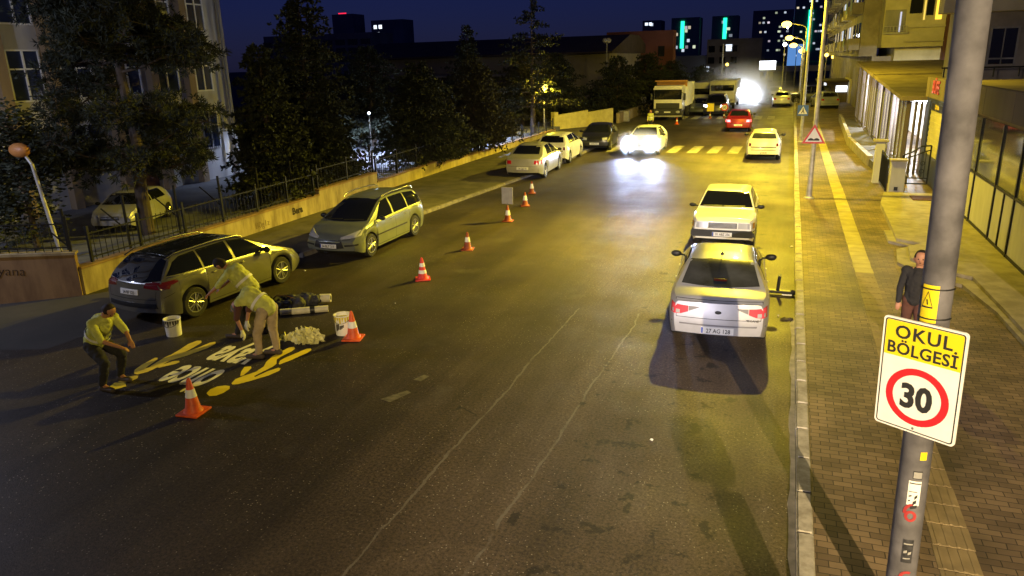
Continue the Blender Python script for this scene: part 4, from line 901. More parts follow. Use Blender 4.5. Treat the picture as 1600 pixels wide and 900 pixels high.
def fence(label, y0, y1, zb, h, step=.16, x=-15.12, dz=0):
    t = thing('railing', label, 'railing', (x, y0, zb), 0, 'black railings along the boundary wall'); Ln = y1 - y0
    bm = nb()
    for z in (.10, h - .08): box(bm, -.015, .015, 0, Ln, z, z + .03)
    n = int(Ln / step)
    for i in range(n + 1): y = Ln * i / n; tube(bm, (0, y, .02), (0, y, h), .010, .008, 5)
    for v in bm.verts: v.co.z += dz * v.co.y / Ln
    obj('fence_panel', bm, M['fence'], t)
    k = max(1, round(Ln / 1.6))
    for i in range(k + 1):
        y = min(Ln - .03, max(.03, Ln * i / k)); zz = dz * y / Ln; bm = nb(); box(bm, -.03, .03, y - .03, y + .03, -.04 + zz, h + .12 + zz); obj('post', bm, M['fence'], t)
    return t
fence('black railing on the wall right behind the dark grey estate', 12.3, 21.3, .655, .74, dz=.06)
fence('black railing on the raised wall step behind the silvery green estate', 21.5, 25.3, .875, .72, dz=.04)
fence('black railing backlit by the bright yard just left of the second tree clump', 25.45, 30.7, .555, .85, dz=.1)
fence('black railing with white light behind it beyond the roadside cedar', 30.8, 36.1, .475, .80)
fence('black railing beside the beige silver saloon', 36.3, 42.9, .455, .70)
fence('farthest black railing next to the low lamp', 43.1, 49.4, .415, .62)
cf = thing('railing', 'dark railing on top of the brown graffiti corner wall at the left edge', 'railing', (-15, 11.8, 1.0)); cf.rotation_euler = cw.rotation_euler
bm = nb()
for i in range(36): tube(bm, (.1 + i * .17, -.11, .02 + .06 * i * .17), (.1 + i * .17, -.11, .72 + .06 * i * .17), .01, .008, 5)
tube(bm, (.05, -.11, .12), (6.2, -.11, .49), .016); tube(bm, (.05, -.11, .66), (6.2, -.11, 1.03), .016); obj('fence_panel', bm, M['fence'], cf)
for i in range(5): bm = nb(); box(bm, .05 + i * 1.5, .11 + i * 1.5, -.14, -.08, .02 + i * .09, .85 + i * .09); obj('post', bm, M['fence'], cf)
# tall inner posts with cranked tops
tp = None
for i in range(9):
    y = 12.4 + i * 1.75
    if tp is None:
        tp = thing('fence_post', 'x', 'fence post', (-15.9, y, .42), 0, 'tall black posts behind the railing'); bm = nb(); tube(bm, (0, 0, 0), (0, 0, 1.45), .035, .035, 8); o = obj('upright', bm, M['fence'], tp)
        bm = nb(); tube(bm, (0, 0, .55), (-.5, -.25, 1.15), .02, .02, 6); obj('brace', bm, M['fence'], tp); q = tp
    else:
        q = copy_tree(tp); q.location = (-15.9, y, .42)
    q['label'] = ['first', 'second', 'third', 'fourth', 'fifth', 'sixth', 'seventh', 'eighth', 'ninth'][i] + ' tall black braced post from the left, behind the wall railing'
# yellow wall by the driveway
yw = thing('yellow_wall', 'bright yellow wall with a stepped top beyond the parked black saloon', 'wall', (-15.84, 52.3, 0)); yw.rotation_euler = (0, 0, math.atan2(5.0, 3.14))
ly = math.hypot(3.14, 5.0)
bm = nb(); box(bm, 0, ly * .55, 0, .2, 0, 1.12); box(bm, ly * .55, ly, 0, .2, 0, .96)
for v in bm.verts:
    if v.co.z > .5: v.co.z += .06 * v.co.x
obj('wall_section', bm, M['yellowwall'], yw)
bm = nb(); box(bm, -.15, .2, -.1, .3, 0, 1.35); obj('end_pier', bm, M['yellowwall'], yw)
tag(obj('low_wall', (lambda b: (box(b, -12.6, -12.35, 58, 110, 0, .9), b)[1])(nb()), M['wall']), 'pale low wall running on behind the square road sign and the lorry', 'wall')
bm = nb(); bbox(bm, -12.75, -11.95, 59.6, 60.1, .11, .95, .03); bm2 = nb(); box(bm2, -12.72, -12.36, 59.585, 59.6, .2, .88); box(bm2, -12.34, -11.98, 59.585, 59.6, .2, .88)
t = thing('utility_cabinet', 'small grey utility cabinet at the end of the yellow wall', 'cabinet', (0, 0, 0)); obj('cabinet_body', bm, M['concrete'], t); obj('door', bm2, M['signback'], t)
# lamp by yellow wall, unlit globe pole, left lamp
t = thing('garden_lamp', 'short lamp post glowing orange-yellow among the trees at the driveway', 'street lamp', (-15.15, 47.5, .3)); bm = nb(); tube(bm, (0, 0, 0), (0, 0, 2.6), .05, .04); path(bm, [(0, 0, 2.6), (.05, -.05, 2.8), (.12, -.1, 2.9)], .03); obj('pole', bm, M['post'], t)
bm = nb(); sphere(bm, (.12, -.1, 2.98), .19, (1, 1, .8)); obj('lamp_globe', bm, sod_on, t, 60); lamp('sodium_light', 'POINT', (.12, -.1, 2.6), 1700, SODIUM, t, size=.15)
t = thing('globe_lamp', 'tall thin pole with an unlit twin globe and a square plate behind the yellow wall', 'street lamp', (-16.2, 70, 0)); bm = nb(); tube(bm, (0, 0, 0), (0, 0, 6.5), .08, .06); obj('pole', bm, M['concrete'], t)
for sx in (-.16, .16): bm = nb(); sphere(bm, (sx, 0, 6.55), .24); obj('globe', bm, M['cream'], t, 60)
bm = nb(); box(bm, -.72, -.08, -.03, .0, 1.75, 2.5); obj('square_plate', bm, M['yellowwall'], t)
t = thing('street_lamp', 'leaning lamp post with a dull orange head at the far left among leaves', 'street lamp', (-16.9, 13.0, .7)); bm = nb(); path(bm, [(0, 0, -.6), (-.25, 0, 1.0), (-.42, 0, 2.1), (-.62, 0, 2.35)], .055, 10, .035); obj('pole', bm, M['post'], t, 50)
bm = nb(); sphere(bm, (-.72, -.02, 2.44), .24, (1.3, .7, .75)); obj('lamp_head', bm, pmat('orange lamp cover', (.48, .20, .05), .5), t, 60)
t = thing('square_sign', 'pale square sign on a thin post beside the lorry and the worker in yellow', 'road sign', (-12.4, 68, 0)); bm = nb(); tube(bm, (0, 0, 0), (0, 0, 1.6), .035); obj('post', bm, M['steel'], t); bm = nb(); box(bm, -.33, .33, -.06, -.03, 1.0, 1.62); obj('board', bm, M['signback'], t)

# ------------------------------------------------------------------ traffic cones
def cone(label, x, y, h, m, bands, rz=0, lean=0):
    t = thing('traffic_cone', label, 'traffic cone', (x, y, .0), rz, 'traffic cones around the work area'); t.rotation_euler = (lean, lean * .5, rz)
    k = h / .52; bm = nb(); rb = .125 * k
    f = lambda z: .118 * k + (.024 * k - .118 * k) * z / h
    bbox(bm, -.17 * k, .17 * k, -.17 * k, .17 * k, .003, .035 * k, .012, 2)
    lathe(bm, [(f(0) + .02, .034 * k), (f(.07), .075 * k), (f(h * .95), h * .95), (.016 * k, h)], seg=20); b = obj('cone_body', bm, M[m], t, 35)
    for z0, z1 in bands:
        bm = nb(); n = 20; lathe(bm, [(f(h * z0) + .001, h * z0), (f(h * z0) + .005, h * z0 + .001), (f(h * z1) + .005, h * z1 - .001), (f(h * z1) + .001, h * z1)], seg=n); obj('white_band', bm, M['band'], t, 50)
    return t
cone('orange cone with one white band standing right beside the open white paint bucket', -7.36, 11.12, .55, 'cone', [(.42, .64)], .25)
cone('orange cone nearest the camera at the edge of the painted lettering', -8.02, 7.72, .56, 'cone', [(.48, .70)], .1)
cone('clean red cone with two white bands, alone on the dark asphalt', -7.88, 15.05, .54, 'conered', [(.30, .45), (.60, .76)], .5)
cone('dirty brown cone between the red cone and the sign board', -8.0, 18.02, .50, 'conebrown', [(.46, .72)], .2, .05)
cone('brown cone directly under the grey square board', -8.22, 21.8, .52, 'conebrown', [(.40, .70)], .1)
cone('brown cone just beyond the grey square board', -8.53, 24.4, .50, 'conebrown', [(.42, .75)], .4)
cone('farthest brown cone, near the beige silver saloon', -9.12, 26.9, .48, 'conebrown', [(.42, .8)], .3)
t = thing('sign_board', 'grey square board raised on a thin stem out of a cone', 'sign board', (-8.22, 21.8, .5)); bm = nb(); tube(bm, (0, 0, -.02), (0, 0, .1), .015); obj('stem', bm, M['steel'], t); bm = nb(); bbox(bm, -.19, .19, -.012, .012, .06, .60, .008); obj('board', bm, M['signback'], t)
cone('small cone carrying the yellow board in front of the dark off-road car', -6.1, 64.3, .5, 'conebrown', [(.45, .7)])
t = thing('sign_board', 'yellow board raised on a cone in front of the dark off-road car', 'sign board', (-6.1, 64.3, .5)); bm = nb(); tube(bm, (0, 0, -.02), (0, 0, .1), .015); obj('stem', bm, M['steel'], t); bm = nb(); box(bm, -.28, .28, -.015, .015, .08, .72); obj('board', bm, M['sign_yel'], t)
cone('small cone carrying the round red-ringed sign left of the red saloon', -5.0, 64.6, .45, 'conebrown', [(.45, .7)])
t = thing('speed_sign', 'round white sign with a red ring raised on a cone left of the red saloon', 'road sign', (-5.0, 64.6, .45)); bm = nb(); tube(bm, (0, 0, -.02), (0, 0, .2), .015); obj('stem', bm, M['steel'], t)
bm = nb(); plate_y(bm, circ(.3, 24, .42), 0, .02); obj('sign_plate', bm, M['sign_red'], t); bm = nb(); plate_y(bm, circ(.2, 24, .42), -.004); obj('white_field', bm, M['white'], t); text('lettering', '30', M['ink'], t, Matrix.Translation((0, -.008, .33)) @ Matrix.Rotation(rad(90), 4, 'X'), .26, .001, .006)
cone('cone at the right front of the tipper lorry', -8.0, 58.5, .5, 'cone', [(.45, .7)])

# ------------------------------------------------------------------ buckets, rags, rolls
def bucket(name, label, x, y, h, r, paintm, lean=0):
    t = thing(name, label, 'bucket', (x, y, 0)); t.rotation_euler = (0, 0, .3)
    bm = nb(); lathe(bm, [(r * .88, .004), (r * .9, .02), (r * .99, h * .96), (r * 1.04, h * .97), (r * 1.04, h), (r * .95, h), (r * .92, h * .8)], seg=28); obj('pail', bm, M['white'], t, 40)
    bm = nb(); lathe(bm, [(r * .9, h * .80), (r * .915, h * .82)], seg=24); obj('paint', bm, paintm, t)
    bm = nb(); lathe(bm, [(r * 1.0, h * .30), (r * 1.005, h * .62)], seg=24)
    bm.free(); bm = nb()
    for k in range(9):
        a = rad(200 + k * 17); z0 = h * (.96 - .22 * abs(math.sin(k * 1.9))) ; rr2 = r * 1.0 + .006
        q = [Vector((math.cos(a + d) * rr2, math.sin(a + d) * rr2, z)) for d, z in ((-.13, h * .95), (.13, h * .95), (.09, z0 - .03), (-.08, z0 - .05 * (k % 3)))]
        bm.faces.new([bm.verts.new(p) for p in q])
    obj('paint_drips', bm, paintm, t)
    bm = nb(); pts = [(r * 1.05 * math.cos(a), r * 1.05 * math.sin(a) - .0, h * .93 - .11 * math.sin(a - 0) * (1 if math.sin(a) > 0 else 0)) for a in [math.pi * k / 12 for k in range(13)]]
    pts = [(p[0], -p[1] - .01, p[2]) for p in pts]; path(bm, pts, .005, 5); obj('handle', bm, M['steel'], t)
    return t
ym = pmat('wet yellow paint', (.62, .52, .04), .25, coat=.5); dkp = pmat('dark dried paint', (.07, .065, .06), .5)
b1 = bucket('paint_bucket', 'open white bucket of yellow paint standing next to the orange cone', -7.68, 11.3, .40, .165, ym)
bm = nb()
for a0, z0, z1 in ((232, .10, .24), (262, .14, .22)): 
    for k in range(3):
        a = rad(a0 + k * 9); b_ = rad(a0 + k * 9 + 10); rr2 = .162
        bm.faces.new([bm.verts.new(p) for p in ((rr2 * math.cos(a), rr2 * math.sin(a), z0 + k * .02), (rr2 * math.cos(b_), rr2 * math.sin(b_), z0 + k * .02), (rr2 * math.cos(b_), rr2 * math.sin(b_), z1 + k * .01), (rr2 * math.cos(a), rr2 * math.sin(a), z1))])
obj('printed_label', bm, dkp, b1)
bucket('paint_bucket', 'grimy white bucket standing behind the rear wheel of the dark grey estate', -10.86, 10.3, .35, .155, dkp)
# crumpled tape heap
t = thing('tape_heap', 'crumpled heap of pale yellow masking paper on the asphalt', 'paper heap', (-8.18, 10.82, 0)); bm = nb(); rr = random.Random(5)
for i in range(240):
    a = rr.uniform(0, 6.28); d = rr.uniform(0, 1) ** .7 * .27; zz = max(.01, (.25 * (1 - (d / .27) ** 1.4)) * rr.uniform(.2, 1.05)); c_ = Vector((d * math.cos(a) * 1.15, d * math.sin(a) * .8, zz))
    if i > 205: c_ = Vector((-.28 - rr.uniform(0, .2), -.02 - rr.uniform(0, .12), rr.uniform(.01, .05)))
    u = Vector((rr.gauss(0, 1), rr.gauss(0, 1), rr.gauss(0, .8))).normalized(); v = u.cross(Vector((rr.gauss(0, 1), rr.gauss(0, 1), rr.gauss(0, 1)))).normalized(); l = rr.uniform(.05, .12); w_ = rr.uniform(.02, .04)
    n_ = u.cross(v) * .015
    q = [c_ - u * l - v * w_, c_ - v * w_ + n_, c_ + u * l - v * w_ - n_, c_ + u * l + v * w_, c_ + v * w_ + n_, c_ - u * l + v * w_]
    for p in q: p.z = max(.006, p.z)
    vs = [bm.verts.new(p) for p in q]; bm.faces.new((vs[0], vs[1], vs[4], vs[5])); bm.faces.new((vs[1], vs[2], vs[3], vs[4]))
obj('crumpled_paper', bm, pmat('pale yellow paper', (.72, .68, .30), .7, var=.15, vscale=9), t)
# rolls and bag
def roll(label, p0, p1, r):
    t = thing('stencil_roll', label, 'roll', (0, 0, 0), 0, 'rolls beside the dark bag'); bm = nb(); tube(bm, p0, p1, r, r, 18); obj('roll_body', bm, pmat('pale roll', (.58, .54, .40), .6, var=.15, vscale=7), t, 40)
    d = (Vector(p1) - Vector(p0)); 
    bm = nb(); tube(bm, Vector(p0) + d * .62, Vector(p0) + d * .72, r + .004, r + .004, 18); obj('dark_tape', bm, M['black'], t, 40)
    bm = nb(); tube(bm, Vector(p1) - d * .001, Vector(p1) + d * .004, r * .6, r * .6, 14); obj('roll_core', bm, M['ink'], t)
roll('upper pale roll sticking out of the dark bag beside the front wheel of the estate', (-9.75, 12.55, .13), (-8.98, 12.85, .13), .09)
roll('lower long pale roll lying on the asphalt in front of the dark bag', (-9.55, 11.85, .075), (-8.72, 12.35, .075), .07)
def remesh(name, parts, m, parent, voxel=.014, smooth_it=4, disp=0, seg=10):
    """one closed surface from tapered capsules: parts = [(p0, r0, p1, r1)]"""
    bm = nb()
    for p0, r0, p1, r1 in parts:
        p0, p1 = Vector(p0), Vector(p1)
        sphere(bm, p0, r0, seg=12); sphere(bm, p1, r1, seg=12)
        if (p1 - p0).length > .005: tube(bm, p0, p1, r0, r1, 12)
    me = bpy.data.meshes.new('t'); bm.to_mesh(me); bm.free(); o = bpy.data.objects.new('t', me); C.objects.link(o)
    md = o.modifiers.new('r', 'REMESH'); md.mode = 'VOXEL'; md.voxel_size = voxel
    ms = o.modifiers.new('s', 'SMOOTH'); ms.iterations = smooth_it; ms.factor = .5
    dg = bpy.context.evaluated_depsgraph_get(); dg.update(); m2 = bpy.data.meshes.new_from_object(o.evaluated_get(dg)); bpy.data.objects.remove(o)
    if disp:
        for v in m2.vertices:
            n_ = mnoise.noise(v.co * 9 + Vector((3, 1, 7))) * disp + mnoise.noise(v.co * 22) * disp * .5; v.co += v.normal * n_
    m2.name = name; m2.materials.clear(); m2.materials.append(m); m2.polygons.foreach_set('use_smooth', [True] * len(m2.polygons))
    return link(bpy.data.objects.new(name, m2), parent)
t = thing('duffel_bag', 'slumped dark cloth bag holding the pale rolls', 'bag', (0, 0, 0))
bagm = pmat('dark bag cloth', (.03, .03, .045), .75, var=.5, vscale=9)
remesh('bag_body', [((-9.95, 12.15, .14), .14, (-9.35, 12.55, .15), .15), ((-9.7, 12.0, .12), .12, (-9.35, 12.25, .16), .13), ((-9.5, 12.6, .16), .13, (-9.2, 12.62, .13), .11), ((-10.1, 12.4, .1), .1, (-9.8, 12.5, .12), .12)], bagm, t, .02, 2, .05)
bm = nb(); path(bm, [(-9.9, 12.1, .26), (-9.75, 12.05, .36), (-9.55, 12.1, .36), (-9.45, 12.2, .28)], .012, 6); obj('bag_strap', bm, M['brown'], t)
# kick scooter lying at the kerb
t = thing('kick_scooter', 'small dark folding scooter standing at the right kerb beside the silver saloon', 'scooter', (.12, 16.0, 0))
bm = nb(); bbox(bm, -.30, .22, -.075, .075, .05, .11, .015); obj('deck', bm, M['black'], t)
bm = nb(); tube(bm, (-.05, .0, .09), (-.03, .0, .42), .035); obj('steering_column', bm, M['black'], t); bm = nb(); tube(bm, (-.03, -.12, .42), (-.03, .12, .42), .026); obj('handlebar', bm, M['black'], t)
for x in (-.31, .25): bm = nb(); lathe(bm, [(.03, -.02), (.06, -.02), (.065, 0), (.06, .02), (.03, .02)], c=(0, 0, 0), axis='X', seg=14); bm.transform(Matrix.Translation((x, 0, .066)) @ Matrix.Rotation(rad(90), 4, 'Z')); obj('wheel', bm, M['rubber'], t, 40)
bm = nb(); bbox(bm, .04, .24, -.09, -.05, .02, .05, .006); obj('pale_plate', bm, M['band'], t)
def litter(name, label, x, y, z, s, m, seed, n=3, cat='litter'):
    r = random.Random(seed); bm = nb()
    for k in range(n):
        c_ = Vector((x + r.uniform(-s, s) * .6, y + r.uniform(-s, s) * .6, z + .012)); 
        pts = [c_ + Vector((math.cos(a) * s * r.uniform(.5, 1), math.sin(a) * s * r.uniform(.4, .8), r.uniform(-.003, .02))) for a in [i * 6.28 / 6 for i in range(6)]]
        top_ = bm.verts.new(c_ + Vector((0, 0, .02 + .2 * s))); vs = [bm.verts.new(p) for p in pts]
        for i in range(6): bm.faces.new((vs[i], vs[(i + 1) % 6], top_))
        bm.faces.new(vs[::-1])
    tag(obj(name, bm, m), label, cat)
litter('rubbish', 'dark scrap of rubbish in the gutter behind the silver saloon', .27, 14.35, 0, .11, M['shoe'], 1, 4)
litter('paper_scrap', 'pale leaf-like scrap alone on the near asphalt', -1.41, 8.87, .0, .045, M['band'], 2, 1)
litter('paper_scrap', 'white scrap near the kerb beside the scooter', .12, 14.55, 0, .03, M['band'], 4, 2)
litter('paper_scrap', 'long pale scrap beside the mirror of the silver saloon', -.1, 19.0, 0, .06, M['band'], 5, 1)
litter('paper_scrap', 'pale scrap against the kerb right of the boxy saloon', .33, 20.4, 0, .05, M['band'], 6, 2)
litter('paper_scrap', 'tiny pale scrap between the orange cone and the red cone', -7.6, 13.2, 0, .02, M['band'], 7, 1)
litter('paper_scrap', 'small scrap in front of the silvery green estate', -11.1, 14.9, 0, .035, M['band'], 8, 1)

# ------------------------------------------------------------------ people
def hand(parts, wrist, d, s=1.0, curl=.5, side=1):
    d = Vector(d).normalized(); up = Vector((0, 0, 1)); r = d.cross(up); r = r.normalized() if r.length > .1 else Vector((0, 1, 0)); nrm = r.cross(d)
    w_ = Vector(wrist); palm = w_ + d * .08 * s
    for k in (-1, 0, 1): parts.append((w_ + r * .012 * k, .020 * s, palm + r * .024 * k * s, .016 * s))
    for k, ln in ((-1.5, .060), (-.5, .072), (.5, .066), (1.5, .050)):
        b = palm + r * .019 * k * s; m_ = b + (d * (1 - curl * .3) - nrm * curl * .6).normalized() * ln * .55 * s; e = m_ + (d * (1 - curl) - nrm * curl).normalized() * ln * .45 * s
        parts.append((b, .0095 * s, m_, .009 * s)); parts.append((m_, .009 * s, e, .008 * s))
    tb = w_ + d * .02 * s + r * .028 * side * s; tm_ = tb + (d * .6 + r * .5 * side - nrm * .3).normalized() * .04 * s; parts.append((tb, .013 * s, tm_, .011 * s)); parts.append((tm_, .011 * s, tm_ + (d - nrm * .3).normalized() * .03 * s, .009 * s))
def person(label, J, cloth, group='road marking crew at work', hat=None, gloves=None, facing_=None, hs=1.0, long_sleeve=None):
    """J: joints in world metres: head, neck, chest, pelvis, sh(L,R), el, wr, hip, kn, an, toe"""
    base = J['an'][0]; t = thing('person', label, 'person', (base[0], base[1], 0), 0, group)
    o = Vector((base[0], base[1], 0)); V = {k: ([Vector(p) - o for p in v] if isinstance(v[0], (tuple, list, Vector)) else Vector(v) - o) for k, v in J.items()}
    f = Vector(facing_).normalized()
    parts = [(V['head'], .098, V['head'] + (V['head'] - V['neck']).normalized() * .045, .092), (V['head'] + f * .03, .07, V['head'] + f * .045 - (V['head'] - V['neck']).normalized() * .05, .05), (V['neck'], .055, V['head'], .06), (V['neck'], .06, V['chest'], .115), (V['chest'], .125, V['pelvis'], .12)]
    hu = (V['head'] - V['neck']).normalized(); hr = f.cross(hu).normalized()
    parts.append((V['head'] + f * .095 - hu * .005, .016, V['head'] + f * .112 - hu * .025, .013))     # nose
    for sx in (-1, 1): parts.append((V['head'] + hr * .095 * sx, .018, V['head'] + hr * .100 * sx - hu * .02, .014))
    for i in (0, 1):
        parts += [(V['chest'] * .35 + V['neck'] * .65, .07, V['sh'][i], .055), (V['sh'][i], .052, V['el'][i], .04), (V['el'][i], .04, V['wr'][i], .027), (V['pelvis'], .11, V['hip'][i], .09), (V['hip'][i], .085, V['kn'][i], .058), (V['kn'][i], .057, V['an'][i], .038), (V['an'][i], .04, V['toe'][i], .03)]
        hand(parts, V['wr'][i], V['wr'][i] - V['el'][i] + Vector((0, 0, 0)), hs, .5, -1 if i else 1)
    remesh('body', parts, M['skin'], t, .011, 2)
    # eyes and mouth
    bm = nb()
    for sx in (-1, 1): sphere(bm, V['head'] + f * .091 + hr * .034 * sx + hu * .012, .011, seg=8)
    sphere(bm, V['head'] + f * .098 - hu * .052, .012, (1.5, 1.5, .4), 8)
    hd_ = obj('face_features', bm, M['ink'], t, 60)
    c = lambda k: M[cloth[k]]
    tr = []
    for i in (0, 1): tr += [(V['pelvis'] - Vector((0, 0, .0)), .135, V['hip'][i], .115), (V['hip'][i], .112, V['kn'][i], .080), (V['kn'][i], .080, V['an'][i] + Vector((0, 0, .04)), .062)]
    remesh('trousers', tr, c('legs'), t, .014, 2, .014)
    to = [(V['neck'] * .55 + V['chest'] * .45, .115, V['chest'], .175), (V['chest'], .178, V['pelvis'], .168)]
    for i in (0, 1): to += [(V['neck'] * .4 + V['chest'] * .6, .11, V['sh'][i], .078), (V['chest'], .13, V['sh'][i] * .5 + V['chest'] * .5, .11)]
    for i in (0, 1):
        sl = [(V['sh'][i], .072, V['el'][i], .056)] + ([(V['el'][i], .055, V['wr'][i], .042)] if long_sleeve else [])
        remesh('sleeve', sl, c('arms'), t, .014, 2, .008)
    vo = remesh('vest' if cloth['top'] == 'vest' else 'jacket', to, c('top'), t, .014, 2, .018)
    if cloth['top'] == 'vest':
        tb = []; ax = (V['pelvis'] - V['chest']).normalized(); mid = V['chest'] * .45 + V['pelvis'] * .55; bm = nb(); tube(bm, mid - ax * .025, mid + ax * .025, .192, .192, 24, False)
        obj('reflective_band', bm, M['band'], vo, 60)
    for i in (0, 1):
        d = (V['toe'][i] - V['an'][i]); a = V['an'][i]; sh = [(Vector((a.x, a.y, .045)) - Vector((d.x, d.y, 0)).normalized() * .04, .052, Vector((V['toe'][i].x, V['toe'][i].y, .045)) + Vector((d.x, d.y, 0)).normalized() * .03, .044), (a, .05, Vector((a.x, a.y, .05)), .05)]
        remesh('shoe', sh, M['shoe'], t, .012, 1)
        if gloves:
            g_ = []; hand(g_, V['wr'][i], V['wr'][i] - V['el'][i], hs * 1.25, .5, -1 if i else 1); remesh('glove', g_, M['glove'], t, .009, 1)
    hat_ = hat or 'hair'
    hp = [(V['head'] + hu * .035 - f * .012, .102, V['head'] + hu * .06 - f * .02, .092), (V['head'] - f * .04 - hu * .01, .088, V['head'] - f * .03 + hu * .03, .09)]
    if hat: hp.append((V['head'] + hu * .05 + f * .06, .05, V['head'] + hu * .045 + f * .13, .022))
    remesh('cap' if hat else 'hair', hp, M[hat_], t, .012, 1)
    return t
# B: bent double, beige trousers
person('worker in beige trousers and yellow vest bent double over the fresh lettering', dict(
    pelvis=(-8.28, 9.93, .93), chest=(-8.58, 9.90, 1.12), neck=(-8.76, 9.88, 1.06), head=(-8.86, 9.87, .92), sh=[(-8.68, 9.70, 1.03), (-8.72, 10.08, 1.03)],
    el=[(-8.72, 9.66, .76), (-8.80, 10.08, .78)], wr=[(-8.66, 9.68, .54), (-8.82, 10.02, .58)], hip=[(-8.29, 9.83, .88), (-8.27, 10.04, .88)],
    kn=[(-8.42, 9.78, .48), (-8.30, 10.04, .47)], an=[(-8.44, 9.78, .09), (-8.26, 10.05, .09)], toe=[(-8.62, 9.73, .04), (-8.44, 10.0, .04)]),
    dict(legs='beige', top='vest', arms='brown'), hat='cap', gloves=True, facing_=(-.75, -.05, -.5))
person('worker in yellow vest and dark trousers leaning forward behind the bent worker', dict(
    pelvis=(-9.25, 10.72, .98), chest=(-9.48, 10.66, 1.26), neck=(-9.62, 10.62, 1.37), head=(-9.76, 10.58, 1.43), sh=[(-9.52, 10.47, 1.28), (-9.58, 10.85, 1.28)],
    el=[(-9.72, 10.40, 1.05), (-9.80, 10.86, 1.06)], wr=[(-9.92, 10.38, .90), (-9.98, 10.75, .90)], hip=[(-9.26, 10.62, .92), (-9.24, 10.82, .92)],
    kn=[(-9.42, 10.58, .50), (-9.25, 10.86, .49)], an=[(-9.50, 10.52, .09), (-9.18, 10.9, .09)], toe=[(-9.70, 10.48, .04), (-9.36, 10.84, .04)]),
    dict(legs='darkcloth', top='vest', arms='vest'), facing_=(-.95, -.1, -.35))
person('crouching worker in yellow vest and dark trousers at the left end of the painted figures', dict(
    pelvis=(-10.28, 8.14, .74), chest=(-10.02, 8.10, 1.08), neck=(-9.88, 8.08, 1.24), head=(-9.76, 8.06, 1.33), sh=[(-9.94, 8.28, 1.14), (-9.98, 7.90, 1.14)],
    el=[(-9.76, 8.30, .92), (-9.80, 7.86, .90)], wr=[(-9.58, 8.20, .80), (-9.56, 7.98, .78)], hip=[(-10.26, 8.24, .70), (-10.26, 8.03, .70)],
    kn=[(-9.94, 8.30, .50), (-9.92, 7.94, .48)], an=[(-10.08, 8.32, .09), (-10.02, 7.92, .09)], toe=[(-9.90, 8.30, .04), (-9.84, 7.90, .04)]),
    dict(legs='darkcloth', top='vest', arms='vest'), facing_=(.8, -.1, -.5))
def stander(label, x, y, z, h, cloth, ang, group, stride=.12, hat=None):
    k = h / 1.75; f = Vector((math.cos(ang), math.sin(ang), 0)); r = Vector((-f.y, f.x, 0)); o = Vector((x, y, z)); P = lambda a, b, c: tuple(o + f * a * k + r * b * k + Vector((0, 0, c * k)))
    return person(label, dict(pelvis=P(0, 0, .96), chest=P(.01, 0, 1.28), neck=P(.02, 0, 1.47), head=P(.04, 0, 1.62), sh=[P(0, .18, 1.40), P(0, -.18, 1.40)], el=[P(-.04, .24, 1.12), P(.03, -.24, 1.12)], wr=[P(.08, .25, .88), P(.14, -.24, .89)],
        hip=[P(0, .09, .92), P(0, -.09, .92)], kn=[P(stride * .7, .10, .50), P(-stride * .3, -.10, .50)], an=[P(stride, .10, .08), P(-stride, -.10, .09)], toe=[P(stride + .16, .11, .04), P(-stride + .16, -.11, .04)]),
        cloth, group, hat, None, f, k, True)
p_ = stander('pedestrian in dark brown clothes walking on the pavement, half hidden behind the near grey pole', 2.18, 13.0, .12, 1.72, dict(legs='brown', top='darkcloth', arms='darkcloth'), rad(-100), 'pedestrians', .2)
p_.location.z = .12 * 0 + .0
stander('person in a pale yellow jacket standing in front of the tipper lorry', -9.25, 54.0, 0, 1.35, dict(legs='darkcloth', top='vest', arms='vest'), rad(-90), 'pedestrians')

# ------------------------------------------------------------------ trees
def leafm(name, c, r=.8): return pmat(name, c, r, var=.45, vscale=1.6)
M['cedar'] = leafm('cedar needles', (.024, .030, .011)); M['pine'] = leafm('pine needles', (.020, .026, .013)); M['leaf'] = leafm('broad leaves', (.022, .028, .012)); M['dryleaf'] = leafm('olive foliage', (.032, .030, .013))
def tuft(V, F, c, d, n, l, w, r, spread=.7):
    for i in range(n):
        u = (d + Vector((r.gauss(0, 1), r.gauss(0, 1), r.gauss(0, 1))) * spread).normalized(); s_ = u.cross(Vector((r.gauss(0, 1), r.gauss(0, 1), r.gauss(0, 1)))).normalized() * w
        L2 = l * r.uniform(.6, 1.2); b = len(V); V.extend((c - s_ * .6, c + u * L2 * .55 - s_, c + u * L2, c + u * L2 * .5 + s_)); F.append((b, b + 1, b + 2, b + 3))
def crown_obj(name, V, F, m, parent):
    me = bpy.data.meshes.new(name); me.from_pydata([tuple(v) for v in V], [], F); me.materials.append(m); return link(bpy.data.objects.new(name, me), parent)
